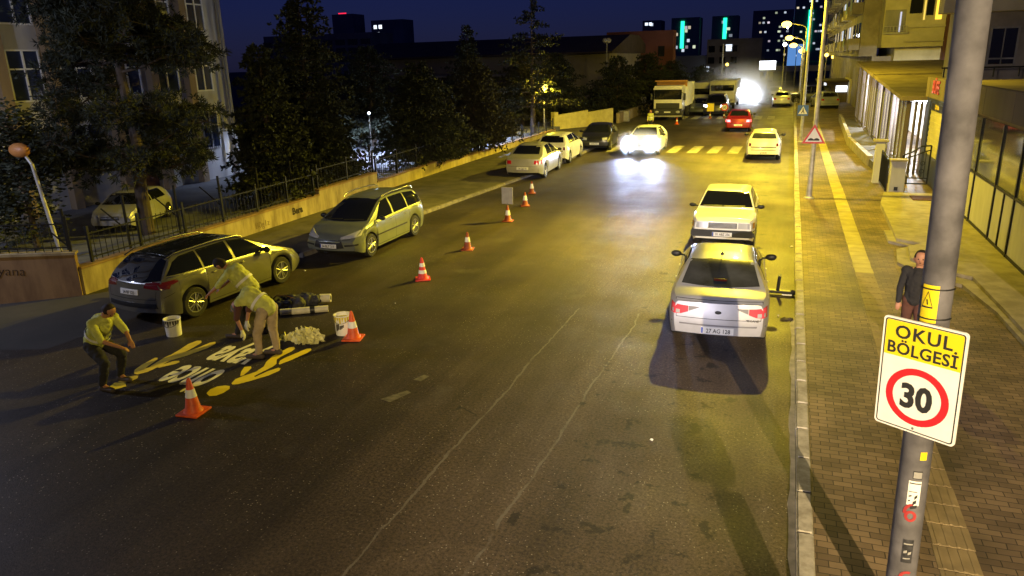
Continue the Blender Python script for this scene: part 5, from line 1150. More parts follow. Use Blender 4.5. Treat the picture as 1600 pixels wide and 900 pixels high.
def conifer(label, x, y, z0, h, rad_, seed, m='cedar', base=.07, dens=1.0, loose=0, group='conifers in the school yard', l=.19):
    rad_ *= 1.2; dens *= 1.15
    r = random.Random(seed); t = thing('conifer_tree', label, 'tree', (x, y, z0), 0, group); V = []; F = []; tb = nb()
    tube(tb, (0, 0, -.05), (0, 0, h * .45), .13 + h * .006, .09, 9); tube(tb, (0, 0, h * .45), (0, 0, h * .97), .09, .015, 7)
    z = h * base
    while z < h * .97:
        f = (z / h - base) / (1 - base); rr_ = rad_ * ((1 - f) ** .62) * r.uniform(.75, 1.1) + .08
        for k in range(max(3, int((5 + 5 * (1 - f)) * dens))):
            a = r.uniform(0, 6.283); ln = rr_ * r.uniform(.45, 1.28) * (1 + .15 * math.sin(a * 2 + seed)); d = Vector((math.cos(a), math.sin(a), 0)); droop = r.uniform(-.12, .28)
            if loose and r.random() < loose: continue
            if ln > .5: tube(tb, (0, 0, z), d * ln * .8 + Vector((0, 0, z + ln * .8 * droop * .5)), .022, .006, 4, False)
            n = max(2, int(ln / .13))
            for i in range(n):
                q = (i + .6 + r.random() * .5) / n
                if q < .25: continue
                c_ = d * ln * q + Vector((r.gauss(0, .07), r.gauss(0, .07), z + ln * q * droop - .10 * ln * q * q + r.gauss(0, .05)))
                tuft(V, F, c_, d * .8 + Vector((0, 0, .25)), 7, l * (1.25 - .3 * q), .022 + l * .10, r)
        z += max(.10, h * .024) / dens
    cr = crown_obj('crown', V, F, M[m], t); obj('trunk', tb, M['bark'], t); return t
conifer('wide green cedar right of the school building, nearest of the dense conifers', -16.9, 21.5, .42, 5.3, 1.45, 3, dens=1.1)
conifer('tall dark cedar rising above the top of the photo behind the nearest cedar', -18.3, 26.0, .42, 8.6, 1.9, 4, dens=1.0)
conifer('small bushy cedar in front of the tall dark cedar', -16.7, 24.6, .42, 3.6, 1.2, 5)
conifer('pointed green cedar over the middle of the railing', -15.95, 31.2, .42, 4.6, 1.75, 6, dens=1.2)
conifer('round-shouldered cedar right of the pointed cedar, above the beige saloon', -15.7, 37.0, .42, 4.7, 1.85, 8, dens=1.2, m='dryleaf')
conifer('low cedar between the two roadside cedars', -16.6, 34.0, .42, 3.4, 1.3, 18, m='dryleaf')
conifer('tall thin dark conifer left of the loose pine', -19.2, 44.5, .42, 6.9, 1.0, 9, dens=.9)
conifer('dark conifer far behind the round-shouldered cedar', -19.8, 46, .42, 5.4, 2.2, 19, dens=.9)
conifer('loose tall pine rising above the rooftops in the middle', -15.6, 46.5, .42, 8.4, 2.6, 10, m='pine', dens=.8, loose=.35, base=.2)
conifer('brownish bushy conifer behind the low orange lamp', -18.6, 53.0, .4, 4.9, 2.2, 11, m='dryleaf')
conifer('dark conifer right of the orange lamp', -18.4, 61.5, 0, 5.6, 2.6, 12, m='pine')
conifer('wide dark conifer beside the twin-globe pole', -14.4, 66.5, 0, 5.2, 2.7, 13, m='pine')
conifer('dark conifer above the lorry', -13.2, 74, 0, 5.4, 3.0, 14, m='pine')
conifer('dark conifer behind the lorry, left of the bus', -12.8, 88, 0, 4.6, 3.0, 15, m='pine')
conifer('farthest dark conifer over the bus roof', -10.6, 98, 0, 3.9, 2.6, 16, m='pine')
conifer('dark conifer between the school and the long dark roof', -24.0, 33, .42, 5.2, 2.2, 20, m='pine')
conifer('dark spreading conifer behind the tall dark cedar', -22.5, 38, .42, 5.6, 2.6, 21, m='pine')
conifer('low dark conifer under the long dark roof', -22.0, 52, .42, 4.6, 2.8, 22, m='pine')
# spreading pine in front of the school
def pine(label, x, y, z0, seed):
    r = random.Random(seed); t = thing('pine_tree', label, 'tree', (x, y, z0)); V = []; F = []; tb = nb()
    path(tb, [(0, 0, -.1), (-.05, .05, 1.2), (.05, .1, 2.6), (-.1, .1, 4.4), (0, .15, 6.5), (.1, .1, 8.4)], .20, 12, .07)
    for k in range(74):
        z = r.uniform(1.7, 8.0); a = r.uniform(0, 6.283); ln = r.uniform(1.6, 3.2) * (1 - .05 * z); d = Vector((math.cos(a), math.sin(a), 0)); p = Vector((0, .08, z)); pts = [p]
        for i in range(5):
            d = (d + Vector((r.gauss(0, .22), r.gauss(0, .22), r.gauss(.02, .16)))).normalized(); p = p + d * ln / 5; pts.append(p.copy())
        path(tb, pts, .045, 5, .012)
        for i in range(2, 6):
            for s_ in range(5 if i < 4 else 9):
                q = pts[i] + Vector((r.gauss(0, .26), r.gauss(0, .26), r.gauss(.02, .17))); tube(tb, pts[i], q, .008, .005, 3, False)
                for _ in range(3): tuft(V, F, q + Vector((r.gauss(0, .09), r.gauss(0, .09), r.gauss(0, .07))), (q - pts[i]).normalized(), 16, .19, .014, r, 1.1)
    crown_obj('crown', V, F, M['pine'], t); obj('trunk', tb, M['bark'], t); return t
pine('big dark spreading pine in front of the cream school building', -17.1, 15.9, .42, 31)
def broad(label, x, y, z0, h, R_, seed, m='leaf'):
    r = random.Random(seed); t = thing('leafy_tree', label, 'tree', (x, y, z0)); V = []; F = []; tb = nb(); path(tb, [(0, 0, -.1), (.05, 0, h * .3), (0, .05, h * .6), (.02, 0, h * .9)], .09, 9, .03)
    for k in range(110):
        c_ = Vector((r.gauss(0, R_ * .45), r.gauss(0, R_ * .45), h * .6 + r.gauss(0, h * .2))); tube(tb, (0, 0, max(.4, min(h * .8, c_.z - .3))), c_, .012, .005, 4, False)
        for i in range(44):
            q = c_ + Vector((r.gauss(0, .2), r.gauss(0, .2), r.gauss(0, .17))); n_ = Vector((r.gauss(0, 1), r.gauss(0, 1), r.gauss(0, 1))).normalized(); u = n_.cross(Vector((0, 0, 1))).normalized() if abs(n_.z) < .95 else Vector((1, 0, 0)); v = n_.cross(u); l = r.uniform(.05, .09); b = len(V)
            V.extend((q - u * l, q - v * l * .45, q + u * l, q + v * l * .45)); F.append((b, b + 1, b + 2, b + 3))
    crown_obj('crown', V, F, M[m], t); obj('trunk', tb, M['bark'], t); return t
broad('dark leafy tree at the left edge around the leaning lamp', -18.6, 13.6, .42, 3.9, 1.25, 41); broad('low dark leafy bush below the leafy tree at the left edge', -19.4, 13.0, .42, 2.6, 1.1, 42)

# ------------------------------------------------------------------ school building
sb = thing('school_building', 'cream school building with tan pilasters and blue-lit windows behind the pine', 'building', (-23.0, 0, .42))
bm = nb(); box(bm, -14, 0, 4, 27.0, 0, 13); obj('wall', bm, M['school'], sb)
bm = nb()
for y in (5.6, 8.6, 11.6, 14.6, 16.6, 18.35, 20.55, 22.55, 24.45): box(bm, 0, .28, y, y + .34, 0, 13)
obj('pilasters', bm, M['pilaster'], sb)
bm = nb()
tube(bm, (.12, 26.85, 0), (.12, 26.85, 13), .08); tube(bm, (.3, 26.6, 0), (.3, 26.6, 13), .05); obj('drain_pipe', bm, M['concrete'], sb, 40)
winm = pmat('school window glass', (.03, .04, .09), .06, spec=.9)
ywin = [(6.2, 7.9), (9.2, 10.9), (12.2, 13.9), (15.1, 16.4), (17.15, 18.2), (18.95, 20.1), (21.05, 22.2), (22.95, 24.1), (25.1, 25.95)]
for zi, (z0, z1) in enumerate(((1.35, 2.75), (3.7, 5.2), (6.05, 7.6), (8.5, 10.0))):
    for (y0, y1) in ywin:
        bm = nb()
        for a in (y0 - .06, (y0 + y1) / 2 - .03, y1): box(bm, .003, .07, a, a + .06, z0, z1)
        for z in (z0 - .06, z0 + (z1 - z0) * .62, z1): box(bm, .003, .075, y0 - .06, y1 + .06, z, z + .05)
        wf = obj('window', bm, M['white'], sb); bm = nb(); box(bm, -.02, .03, y0, y1, z0, z1); obj('pane', bm, winm, wf)
        if zi == 0:
            bm = nb(); n = int((y1 - y0) / .12)
            for k in range(n + 1): tube(bm, (.14, y0 + k * .12, z0 - .05), (.14, y0 + k * .12, z1 + .05), .009, .009, 4)
            box(bm, .13, .15, y0, y1, z0 + .3, z0 + .33); obj('window_bars', bm, M['fence'], wf)
bm = nb(); box(bm, .003, .06, 20.9, 22.3, 0.02, 1.1); obj('door', bm, M['brown'], sb)
# annex behind the railing, brightly lit by a yard lamp
bm = nb(); box(bm, -30, -19.5, 62, 70, 0, 2.9); t = thing('yard_building', 'pale low yard building glimpsed between the cedars', 'building', (0, 0, 0)); obj('wall', bm, M['farwall'], t); bm = nb(); box(bm, -30.4, -19.2, 61.6, 70.4, 2.9, 3.1); obj('roof', bm, M['darkroof'], t)
bluew = emis('lit white globe', (.62, .78, 1.0), 8)
def yardlamp(label, x, y, z, power, size=.1, glow=.12, zg=.42):
    t = thing('yard_lamp', label, 'lamp', (x, y, zg), 0, 'white lamps in the school yard'); bm = nb(); tube(bm, (0, 0, 0), (0, 0, z - zg - .1), .04, .03); obj('pole', bm, M['post'], t)
    bm = nb(); sphere(bm, (0, 0, z - zg), glow); obj('lamp_globe', bm, bluew, t, 60); lamp('yard_light', 'SPOT', (0, 0, z - zg + glow + .12), power, (.55, .66, 1.0), t, (0, 0, -1), size, 165, .4)
yardlamp('small bluish white yard lamp seen through the nearest cedar', -21.5, 28.5, 2.7, 500)
yardlamp('white yard lamp behind the round-shouldered cedar', -19.0, 41.5, 2.6, 6000, glow=.08)
yardlamp('white yard lamp behind the pointed cedar', -20.0, 33.5, 2.6, 3000, glow=.07)
lt = thing('wall_lamp', 'white lamp on a bracket lighting the school facade from the yard', 'lamp', (-18.7, 7.0, .42)); bm = nb(); tube(bm, (0, 0, 0), (0, 0, 4.6), .05, .04); obj('pole', bm, M['post'], lt); bm = nb(); sphere(bm, (0, 0, 4.7), .12); obj('lamp_globe', bm, bluew, lt, 60)
lamp('yard_light', 'POINT', (0, 0, 5.0), 1000, (.62, .68, 1.0), lt, size=.15)

# ------------------------------------------------------------------ right side: terrace, shops, gate
POLY = [(3.0, 26.1), (2.94, 23.02), (2.88, 20.9), (3.40, 20.5), (3.05, 20.1), (2.95, 18.9), (3.3, 18.1), (3.96, 17.5), (4.05, 15.4), (4.15, 12.0), (4.3, 8), (9, 8), (9, 28.2), (3.3, 28.2)]
bm = nb(); prism(bm, POLY, .1, .27); struct('terrace', bm, M['slab'])
bm = nb(); prism(bm, [(2.72, 22.2), (2.70, 20.95), (3.15, 20.45), (2.78, 20.0), (2.66, 18.7), (3.05, 17.7), (3.7, 17.1), (3.95, 15.3), (4.05, 12.0), (4.2, 12), (4.1, 15.4), (4.0, 17.6), (3.38, 18.2), (3.0, 19.0), (3.1, 20.1), (3.45, 20.5), (2.96, 20.95), (2.98, 22.2)], .1, .195); struct('terrace_step', bm, M['slab'])
# glazed shop
sh = thing('shop_front', 'shop with grey glass panes above white panels and a brown fascia, behind the near pole', 'shop', (5.0, 0, .27))
bm = nb(); posts = [12.0, 13.9, 15.8, 17.75, 19.5, 21.3, 23.6, 25.4, 27.2]
for y in posts: box(bm, -.04, .06, y - .04, y + .04, 0, 2.85)
for y0, y1 in zip(posts, posts[1:]): box(bm, -.03, .05, y0 + .04, y1 - .04, 0, .07); box(bm, -.03, .05, y0 + .04, y1 - .04, 1.33, 1.40)
box(bm, -.035, .055, 20.36, 20.42, .07, 1.33); obj('frame', bm, M['fence'], sh)
for y0, y1 in zip(posts, posts[1:]):
    bm = nb(); box(bm, -.005, .02, y0 + .04, y1 - .04, .07, 1.33); obj('lower_panel', bm, M['cream'], sh)
    bm = nb(); box(bm, -.005, .015, y0 + .04, y1 - .04, 1.40, 2.85); obj('pane', bm, M['shopglass'], sh)
bm = nb(); box(bm, -1.0, -.85, 8, 26.9, 3.27, 3.85); box(bm, -.849, .3, 8, 26.9, 3.3, 3.5)
for k in range(8): box(bm, -1.005, -1.0, 9.5 + k * 2.4, 9.52 + k * 2.4, 3.27, 3.85)
obj('fascia', bm, M['fascia'], sh)
bm = nb(); box(bm, -.845, 4.5, 8, 26.85, 3.502, 3.74); box(bm, 0, .25, 8, 28.8, 2.86, 3.3); obj('roof', bm, M['tan'], sh)
bm = nb(); tube(bm, (-.0, 10, 4.15), (-.0, 32, 4.15), .03)
tube(bm, (1.2, 26.6, 4.2), (5.5, 26.6, 4.2), .03)
for k in range(6): tube(bm, (1.3 + k * .8, 26.6, 3.7), (1.3 + k * .8, 26.6, 4.2), .025, .025, 6)
bm.free(); bm = nb(); tube(bm, (.2, 32.3, 4.0), (5.5, 32.3, 4.0), .03)
for k in range(7): tube(bm, (.3 + k * .8, 32.3, 3.66), (.3 + k * .8, 32.3, 4.0), .025, .025, 6)
obj('roof_railing', bm, M['fence'], sh)
redl = pmat('red sign letters', (.42, .04, .04), .4)
text('sign_lettering', 'BÜFE', redl, sh, Matrix.Translation((-1.012, 25.2, 3.43)) @ Matrix.Rotation(rad(-90), 4, 'Z') @ Matrix.Rotation(rad(90), 4, 'X'), .50, .01, .014)
# blue shutter bay
bb = thing('shutter_kiosk', 'dark blue door bay with a striped roller shutter left of the near pole', 'shop', (4.98, 0, .27))
bm = nb(); box(bm, -.05, .25, 28.9, 29.25, 0, 2.85); box(bm, -.05, .25, 31.9, 32.6, 0, 2.85); box(bm, -.03, .2, 29.25, 31.9, 0, .95); box(bm, -.03, .2, 29.25, 31.9, 2.55, 2.85); box(bm, -.06, 2, 28.85, 32.6, 2.852, 3.3); obj('frame', bm, M['blueframe'], bb)
bm = nb()
for k in range(16): box(bm, .02 - (.012 if k % 2 else 0), .08, 29.25, 31.9, .95 + k * .1, .95 + k * .1 + .098)
obj('roller_shutter', bm, M['apt'], bb)
bm = nb(); box(bm, -.045, -.03, 29.4, 31.6, 2.6, 2.78); s_o = obj('yellow_sign', bm, M['fence'], bb); text('sign_lettering', 'Çiğ Köfte', M['sign_yel'], s_o, Matrix.Translation((-.05, 30.4, 2.63)) @ Matrix.Rotation(rad(-90), 4, 'Z') @ Matrix.Rotation(rad(90), 4, 'X'), .2, .002, .006)
# glazed enclosure with flat roof
gl = thing('glazed_enclosure', 'long glazed enclosure lit white inside under a flat tan roof', 'building', (4.4, 33.6, 0))
def slopez(y): return 3.05 + (y) * 1.1 / 25
bm = nb(); pts_ = [(-.25, -.15), (7, -.15), (7, 25), (-.25, 25)]
for d0, d1, mname in ((.0, .16, 0),):
    a = [bm.verts.new((x, y, slopez(y) + d0)) for x, y in pts_]; b_ = [bm.verts.new((x, y, slopez(y) + d1)) for x, y in pts_]; bm.faces.new(a[::-1]); bm.faces.new(b_)
    for i in range(4): j = (i + 1) % 4; bm.faces.new((a[i], a[j], b_[j], b_[i]))
obj('roof', bm, M['tan'], gl)
bm = nb(); n = 22
for i in range(n + 1):
    y = 24.6 * i / n; wd_ = .05 if i % 4 else .12; box(bm, -.03, .09, y - wd_ / 2 + .06, y + wd_ / 2 + .06, .0, slopez(y))
for i in range(n):
    y0, y1 = 24.6 * i / n + .13, 24.6 * (i + 1) / n
    if i % 4 != 3: box(bm, -.02, .06, y0, y1, .55, .62)
obj('frame', bm, M['fascia'], gl)
bm = nb()
for i in range(0, n, 1):
    y0, y1 = 24.6 * i / n + .12, 24.6 * (i + 1) / n
    if i % 3 == 1: box(bm, .10, .14, y0, y1, .0, slopez(y0) - .02)
obj('dark_gap_panel', bm, M['fence'], gl)  # black panels added to stand in for dark gaps between the posts
glz = bpy.data.materials.new('clear glazing'); glz.use_nodes = True; gnt = glz.node_tree; gb = gnt.nodes['Principled BSDF']; gb.inputs['Base Color'].default_value = (.8, .83, .85, 1); gb.inputs['Roughness'].default_value = .35; gb.inputs['Alpha'].default_value = .22
bm = nb(); box(bm, .025, .035, .1, 24.6, .1, 3.0); obj('glazing', bm, glz, gl)
bm = nb(); box(bm, 2.8, 2.95, .2, 24.6, 0, 3.0); box(bm, .1, 2.8, 24.4, 24.5, 0, 3.0); obj('inner_wall', bm, M['cream'], gl)
bm = nb(); box(bm, .75, 2.8, 0, .12, .0, 1.7); obj('end_panel', bm, M['yellowwall'], gl); bm = nb(); box(bm, .75, 2.8, 0, .12, 1.71, 3.0); obj('end_panel', bm, M['cream'], gl)
bm = nb()
for x in (.1, .32, .52, .70): tube(bm, (x, .04, 0), (x, .04, 3.0), .05, .05, 10)
obj('end_post', bm, M['fascia'], gl, 40)
lm_ = emis('lit white lamp', (.85, .9, 1.0), 45)
for y in (3.2, 8.0, 17.0):
    bm = nb(); box(bm, .9, 1.3, y - .35, y + .35, 2.75, 2.82); obj('ceiling_lamp', bm, lm_ if y < 4 or y > 16 else lm_, gl); lamp('interior_light', 'POINT', (.8, y, 2.5), 1500, (.80, .86, 1.0), gl, size=.15)
# planter walls + gate
t = thing('planter_wall', 'low yellow-lit wall edging the raised strip in front of the glazed enclosure', 'low wall', (0, 0, 0))
bm = nb(); prism(bm, [(3.10, 44.5), (3.28, 44.5), (3.68, 60.5), (3.5, 60.5)], .1, .62); prism(bm, [(3.10, 44.48), (3.28, 44.48), (3.62, 36), (3.40, 36)], .1, .55); obj('wall', bm, M['slab'], t)
bm = nb(); prism(bm, [(3.47, 36.0), (3.75, 31.0), (4.36, 31.0), (4.36, 58), (3.7, 58), (3.32, 44.4)], .1, .42); obj('raised_bed', bm, M['sidewalk'], t)
t = thing('gate_pier', 'cream square gate pier nearest the camera with graffiti', 'gate pier', (3.72, 28.75, .12)); bm = nb(); bbox(bm, -.24, .24, -.2, .2, 0, 1.15, .015); obj('pier', bm, M['cream'], t); bm = nb(); bbox(bm, -.28, .28, -.24, .24, 1.152, 1.22, .015); obj('cap', bm, M['slab'], t)
bm = nb(); box(bm, -.08, .04, -.215, -.2, .15, .28); obj('meter_door', bm, M['ink'], t)
t = thing('gate_pier', 'cream gate pier farther back, carrying the hinge side of the iron gate', 'gate pier', (3.35, 31.2, .12)); bm = nb(); bbox(bm, -.16, .16, -.16, .16, 0, 1.55, .015); obj('pier', bm, M['cream'], t); bm = nb(); bbox(bm, -.26, .26, -.2, .2, 1.552, 1.64, .015); obj('cap', bm, M['slab'], t)
t = thing('iron_gate', 'black wrought iron gate standing open between the cream piers and the blue shutter', 'gate', (3.95, 29.6, .27))
bm = nb(); path(bm, [(0, 0, .1), (0, 0, 1.1), (.25, 0, 1.2), (.55, 0, 1.42), (.85, 0, 1.45), (.85, 0, .1), (0, 0, .1)], .028, 6); path(bm, [(0, 0, .95), (.85, 0, 1.3)], .02, 6); path(bm, [(0, 0, .3), (.85, 0, .3)], .02, 6); obj('gate_frame', bm, M['fence'], t)
bm = nb()
for k in range(1, 7): tube(bm, (k * .12, 0, .3), (k * .12, 0, 1.05 + k * .04), .009, .009, 5)
for k in range(3):
    for j in range(2): cc = [(.2 + k * .22 + .07 * math.cos(a), 0, .55 + j * .28 + .07 * math.sin(a)) for a in [i * 6.283 / 10 for i in range(11)]]; path(bm, cc, .01, 5)
obj('scrollwork', bm, M['fence'], t)
t = thing('iron_gate', 'narrow dark iron gate leaf just left of the front cream pier', 'gate', (3.42, 28.9, .12)); bm = nb(); path(bm, [(0, 0, .1), (0, 0, 1.15), (0, 2.0, 1.25), (0, 2.0, .1), (0, 0, .1)], .03, 6)
for k in range(12): tube(bm, (0, .15 + k * .15, .1), (0, .15 + k * .15, 1.17), .012, .012, 5)
obj('gate_frame', bm, M['fence'], t)
bm = nb(); bbox(bm, 4.0, 4.75, 26.7, 27.5, .272, .30, .01); tag(obj('door_mat', bm, M['brown']), 'dark doormat on the terrace below the iron gate', 'doormat')
# building above the shop (dark flat wall with window)
bc = thing('apartment_building', 'dim brown building with one tall dark window above the shop fascia at the right edge', 'building', (0, 36, 0))
bm = nb(); box(bm, 6.1, 16, 0, 1.5, 3.2, 12); obj('wall', bm, M['aptgrey'], bc); bm = nb(); box(bm, 5.4, 16, -1.2, -.002, 6.3, 7.1); obj('balcony', bm, M['apt'], bc)
bm = nb(); box(bm, 7.42, 8.30, -.03, .0, 4.32, 5.68); wf = obj('window', bm, M['glassdark'], bc); bm = nb(); 
for a in (7.34, 8.30): box(bm, a, a + .08, -.06, -.0, 4.25, 5.76)
box(bm, 7.42, 8.30, -.06, 0, 5.68, 5.76); box(bm, 7.84, 7.88, -.05, -.03, 4.32, 5.68); box(bm, 7.42, 8.30, -.055, -.03, 4.50, 4.56); obj('frame', bm, M['concrete'], wf)
bm = nb(); box(bm, 8.75, 10.6, -.25, -.0, 3.5, 6.29); obj('side_wall', bm, M['apt'], bc); bm = nb(); box(bm, 6.35, 6.5, -.2, 0, 4.3, 6.29); box(bm, 6.6, 7.2, -.05, 0, 4.5, 6.0); obj('downpipe', bm, M['cream'], bc)
# ochre apartment block facing the camera
ba = thing('apartment_building', 'yellow-lit ochre apartment block with a balcony and one glowing window', 'building', (0, 62, 0))
bm = nb(); box(bm, 5.9, 9.85, 0, 12, 5.2, 16); box(bm, 6.9, 12, .6, 12, 0, 5.19); obj('wall', bm, M['apt'], ba)
bm = nb(); box(bm, 7.35, 9.85, -.25, -.0, 6.5, 6.62); box(bm, 7.35, 9.85, -.25, 0, 5.55, 5.6); obj('ledge', bm, M['apt'], ba)
bm = nb(); box(bm, 9.87, 10.3, -.4, 4, 3.5, 16); obj('downpipe', bm, M['brown'], ba)
bm = nb(); box(bm, 5.96, 7.30, -.03, .0, 6.25, 7.75); w1 = obj('window', bm, M['concrete'], ba, label='grey roller shutter in a balcony opening'); bm = nb(); box(bm, 6.92, 7.02, -.06, -.03, 6.25, 7.6); obj('lit_slit', bm, emis('white lit gap', (.8, .8, .95), .8), w1)
bm = nb()
for z in (6.3, 6.62): box(bm, 5.9, 7.45, -.36, -.33, z, z + .03)
for k in range(8): box(bm, 5.9 + k * .215, 5.93 + k * .215, -.36, -.33, 6.2, 6.65)
box(bm, 5.88, 7.45, -.36, -.003, 6.12, 6.2); obj('balcony', bm, M['cream'], ba)
bm = nb(); box(bm, 7.5, 8.3, -.03, 0, 7.45, 8.9); obj('window', bm, M['glassdark'], ba); bm = nb(); box(bm, 8.55, 9.0, -.03, 0, 7.3, 8.9); obj('window', bm, M['glassdark'], ba)
bm = nb(); box(bm, 9.15, 9.55, -.03, 0, 7.0, 9.0); obj('window', bm, emis('warm lit window', (1.0, .62, .05), 1.6), ba, label='glowing yellow window'); bm = nb(); box(bm, 8.40, 8.5, -.04, 0, 7.0, 9.0); obj('window', bm, emis('warm lit strip', (1.0, .7, .12), 1.0), ba)
# grey street-side apartment block with balconies and laundry
bd = thing('apartment_building', 'long grey brown apartment block with cluttered balconies beyond the ochre block', 'building', (4.7, 63, 0))
bm = nb(); box(bm, .9, 9, 1.5, 68, 0, 4.6); box(bm, 0, 1.19, 1.5, 68, 4.62, 18); obj('wall', bm, M['aptgrey'], bd)
r = random.Random(12)
for k in range(11):
    for fl_ in range(3):
        y = 2.2 + k * 5.6; z = 5.1 + fl_ * 2.6
        bm = nb(); box(bm, -.75, -.002, y, y + 2.6, z, z + .12); box(bm, -.75, -.70, y, y + 2.6, z + .12, z + .85); box(bm, -.70, -.003, y, y + .06, z + .12, z + .85); bl = obj('balcony', bm, M['aptgrey'] if r.random() < .6 else M['apt'], bd)
        if r.random() < .55:
            bm = nb(); n = r.randint(2, 4)
            for q in range(n): yy = y + .2 + q * .6; box(bm, -.82, -.79, yy, yy + .4, z + .3, z + .95 + r.uniform(0, .3))
            obj('laundry', bm, pmat('laundry cloth', r.choice([(.12, .14, .35), (.35, .45, .5), (.03, .03, .03), (.5, .5, .5)]), .9), bl)
        bm = nb(); box(bm, -.03, .0, y + .3, y + 1.9, z + .2, z + 2.0); obj('window', bm, M['glassdark'] if r.random() < .8 else emis('dim lit window', (.75, .85, 1), .8), bd)
        bm = nb(); box(bm, -.03, 0, y + 3.3, y + 4.5, z + .9, z + 2.0); obj('window', bm, M['glassdark'] if r.random() < .75 else emis('dim warm window', (1, .8, .5), .5), bd)
# far shop with bright counter
sp = thing('far_kiosk', 'far small shop with a bright white lit window under a dark canopy', 'shop', (3.4, 84, 0))
bm = nb(); box(bm, 0, 2.0, 0, 6, 0, 2.1); obj('wall', bm, M['fascia'], sp); bm = nb(); box(bm, -.9, 2.6, -1.0, 6, 2.12, 2.3); obj('canopy', bm, M['darkroof'], sp)
bm = nb(); box(bm, .9, 1.95, -.04, 0, 1.15, 1.75); obj('window', bm, emis('white shop window', (.85, .9, 1.0), 3), sp); bm = nb(); box(bm, -.05, 0, .6, 5.4, 1.65, 1.95); obj('window', bm, emis('white shop strip', (.85, .9, 1.0), 1.4), sp)
bm = nb(); box(bm, 2.02, 3.2, -2, 6, 0, 2.4); obj('side_wall', bm, M['apt'], sp); bm = nb(); box(bm, 2.3, 2.8, -2.03, -2, .1, 1.5); obj('door', bm, M['brown'], sp)

# ------------------------------------------------------------------ distant buildings
def building(name, label, x0, x1, y, z1, m, wins, d=20, cat='building', z0=0, wsz=(1.2, 1.5), strip=None, group='distant buildings'):
    t = thing(name, label, cat, ((x0 + x1) / 2, y, 0), 0, group); bm = nb(); box(bm, x0 - (x0 + x1) / 2, x1 - (x0 + x1) / 2, 0, d, z0, z1); obj('wall', bm, M[m], t)
    cx = (x0 + x1) / 2
    for (x, z, col, s_) in wins:
        bm = nb(); box(bm, x - cx - wsz[0] / 2, x - cx + wsz[0] / 2, -.08, .02, z - wsz[1] / 2, z + wsz[1] / 2); obj('window', bm, col if not isinstance(col, tuple) else emis('lit window', col, s_), t)
    if strip: bm = nb(); box(bm, strip[0] - cx - strip[3], strip[0] - cx + strip[3], -.5, -.1, strip[1], strip[2]); obj('green_light_strip', bm, emis('green led strip', (.02, .85, .42), 2.2), t)
    return t
W_ = (.75, .85, 1.0); dkw = M['glassdark']
def rnd(n, x0, x1, z0, z1, seed, s=.7):
    r = random.Random(seed); o_ = []
    for i in range(n): o_.append((r.uniform(x0, x1), z0 + (z1 - z0) * r.randint(0, 9) / 9, (.75 if r.random() < .8 else 1.0, .85, 1.0 if r.random() < .8 else .6), s * r.uniform(.3, 1.3)))
    return o_
building('apartment_tower', 'dark tower block with the left green light strip', -89, -68, 600, 33.5, 'towerwall', rnd(9, -87, -70, 10, 31, 1), strip=(-80.6, 11.5, 31, 1.3), wsz=(2.0, 2.2))
building('apartment_tower', 'dark tower block with the middle green light strip', -60, -41, 610, 34, 'towerwall', rnd(10, -58, -43, 10, 32, 2), strip=(-50.4, 17.5, 32.5, 1.3), wsz=(2.4, 2.0))
building('apartment_tower', 'dark tower block with many scattered lit windows right of the green strips', -30, -2, 600, 36, 'towerwall', rnd(24, -28, -4, 5, 34, 3), wsz=(1.5, 1.3))
building('apartment_tower', 'tall dark tower block with the long right green light strip behind the lamp posts', -1.5, 30, 620, 44, 'towerwall', rnd(26, 0, 20, 4, 42, 4), strip=(9.6, 7.5, 36, 1.4), wsz=(1.5, 1.3))
building('apartment_tower', 'small far tower block with two bright windows above the red brown block', -111, -97, 600, 32.5, 'towerwall', [(-108, 30, W_, 1.5), (-105, 30, W_, 1.8), (-92 - 12, 29.5, W_, .8)], wsz=(2.2, 2.0))
building('apartment_tower', 'far dark tower block with three white windows over the long dark roof', -349, -318, 600, 42.5, 'towerwall', [(-345, 37, W_, 1.5), (-340, 37, W_, 2), (-343, 31, W_, 2.2)], wsz=(3, 3))
building('apartment_tower', 'far dark tower block with a red light on its roof', -388, -367, 600, 49, 'towerwall', [(-377, 49.6, (1.0, .02, .06), 1.5)], wsz=(8, .8))
building('apartment_building', 'far pale grid-like apartment block right of the school building', -232, -175, 300, 19, 'farwall', [(-230 + i * 6.5, 8 + j * 3.6, dkw, 0) for i in range(9) for j in range(3)], wsz=(5, 2.4))
building('apartment_building', 'low grey apartment block with recessed dark bays beyond the lorry', -17.5, -6.3, 170, 8.4, 'farwall', [(-16.5 + i * 2.3, 1.8 + j * 2.3, dkw, 0) for i in range(3) for j in range(3)] + [(-13, 6.6, W_, 1.6), (-17.5, 2.2, W_, 1.5)], wsz=(1.3, 1.3), z0=0)
building('apartment_building', 'low dark apartment wing under the left green light strip', -26, -17.8, 172, 5.2, 'towerwall', [], d=12)
building('apartment_building', 'red brown apartment block above the dark trees left of the green strips', -25.5, -16.0, 110, 8.6, 'redwall', [(-17.6, 5.8, dkw, 0), (-21, 5.8, dkw, 0)], wsz=(.9, 1.4), d=3)
t = building('long_hall', 'long hall with a dark roof behind the trees', -56, -20.5, 90, 5.6, 'farwall', [], d=25, wsz=(1, 1))
bm = nb(); box(bm, -18.3, 18.4, -1.5, 25, 5.62, 5.8); ridge = box(bm, -18.3, 18.4, -1.4, 24.9, 5.81, 7.9)
for i in (4, 5, 6, 7): ridge[i].co.y = 9 if i < 6 else 15
obj('roof', bm, M['darkroof'], t)
t = building('long_hall', 'dark lower hall with a pale eave line between the tall cedar and the pointed cedar', -52, -26, 78, 3.6, 'darkroof', [], d=10, wsz=(1, 1)); bm = nb(); box(bm, -13.1, 13.1, -.4, -.05, 3.4, 3.62); obj('eave', bm, M['concrete'], t)
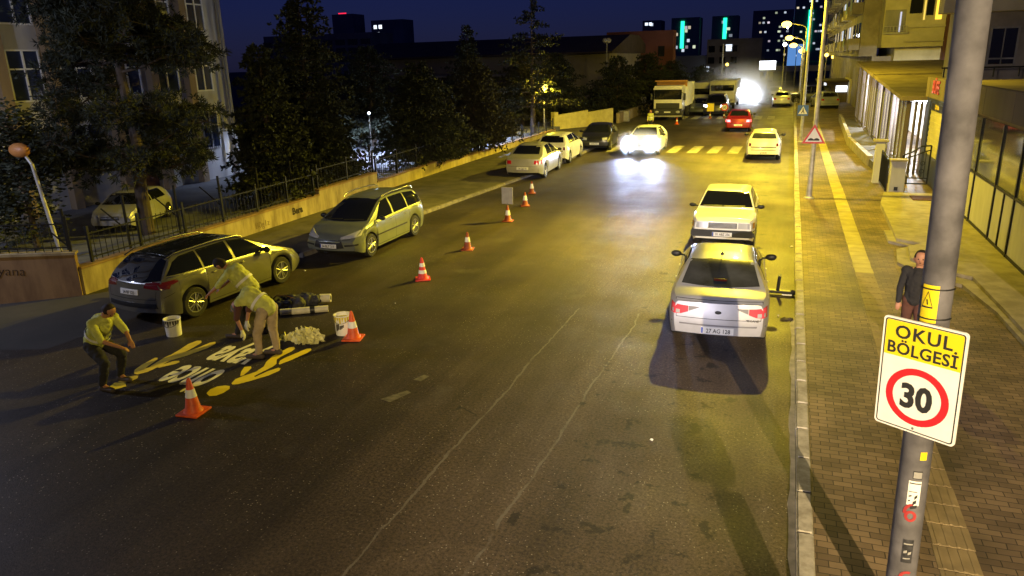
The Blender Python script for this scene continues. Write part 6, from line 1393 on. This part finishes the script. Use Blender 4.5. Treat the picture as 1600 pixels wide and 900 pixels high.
building('apartment_building', 'dark building with stepped parapet left of the red brown block', -46, -24, 120, 7.5, 'darkroof', [], d=8)
# overpass and billboards far off
t = thing('overpass', 'grey road bridge crossing far beyond the lamp posts', 'bridge', (0, 150, 0)); bm = nb(); box(bm, -6, 30, 0, 8, 1.9, 2.9); obj('deck', bm, M['farwall'], t)
for x in (-4, 8, 20): bm = nb(); box(bm, x - .6, x + .6, 2, 6, 0, 1.9); obj('pier', bm, M['farwall'], t)
t = thing('billboard', 'bright white billboard far off above the oncoming glare', 'billboard', (-3.2, 110, 0)); bm = nb(); box(bm, -1.05, 1.05, -.1, .1, 3.0, 4.15); obj('lit_panel', bm, emis('lit billboard', (.9, .95, 1), 3.5), t); bm = nb(); tube(bm, (0, .2, 0), (0, .2, 3.0), .12); obj('post', bm, M['steel'], t)
t = thing('billboard', 'blue lit sign panels far off behind the lamp posts', 'billboard', (.4, 130, 0)); bm = nb(); box(bm, -1.3, -.05, -.1, .1, 3.2, 6.4); box(bm, .05, 1.3, -.1, .1, 3.2, 6.4); obj('lit_panel', bm, emis('blue lit sign', (.12, .3, .7), .8), t); bm = nb(); tube(bm, (0, .2, 0), (0, .2, 3.2), .12); obj('post', bm, M['steel'], t)
t = thing('light_pole', 'thin pale pole rising behind the lorry below the middle green strip', 'pole', (-7.9, 95, 0)); bm = nb(); tube(bm, (0, 0, 0), (0, 0, 6.3), .09, .06); obj('pole', bm, M['concrete'], t)
# small far street lights
whg = emis('far white lamp', (.9, .93, 1), 30)
for x, y, z, mat, lb in ((-1.35, 125, 6.3, whg, 'small far white street lamp above the bright billboard'), (-1.0, 140, 7.5, whg, 'tiny far white street lamp right of the grey block'), (4.4, 118, 4.6, sod_on, 'far yellow street lamp right of the nearest lamp post'), (5.6, 125, 4.3, sod_on, 'second far yellow street lamp at the foot of the grey balconies'), (-11.6, 150, 3.3, sod_on, 'far yellow lamp in front of the low grey block'), (-2.7, 300, 14, whg, 'white lamp far off among the tower windows')):
    t = thing('far_lamp', lb, 'street lamp', (x, y, 0), 0, 'far street lights'); bm = nb(); tube(bm, (0, 0, 0), (0, 0, z), .06); obj('pole', bm, M['post'], t); bm = nb(); sphere(bm, (0, 0, z + .1), .26); obj('lamp_globe', bm, mat, t, 60)
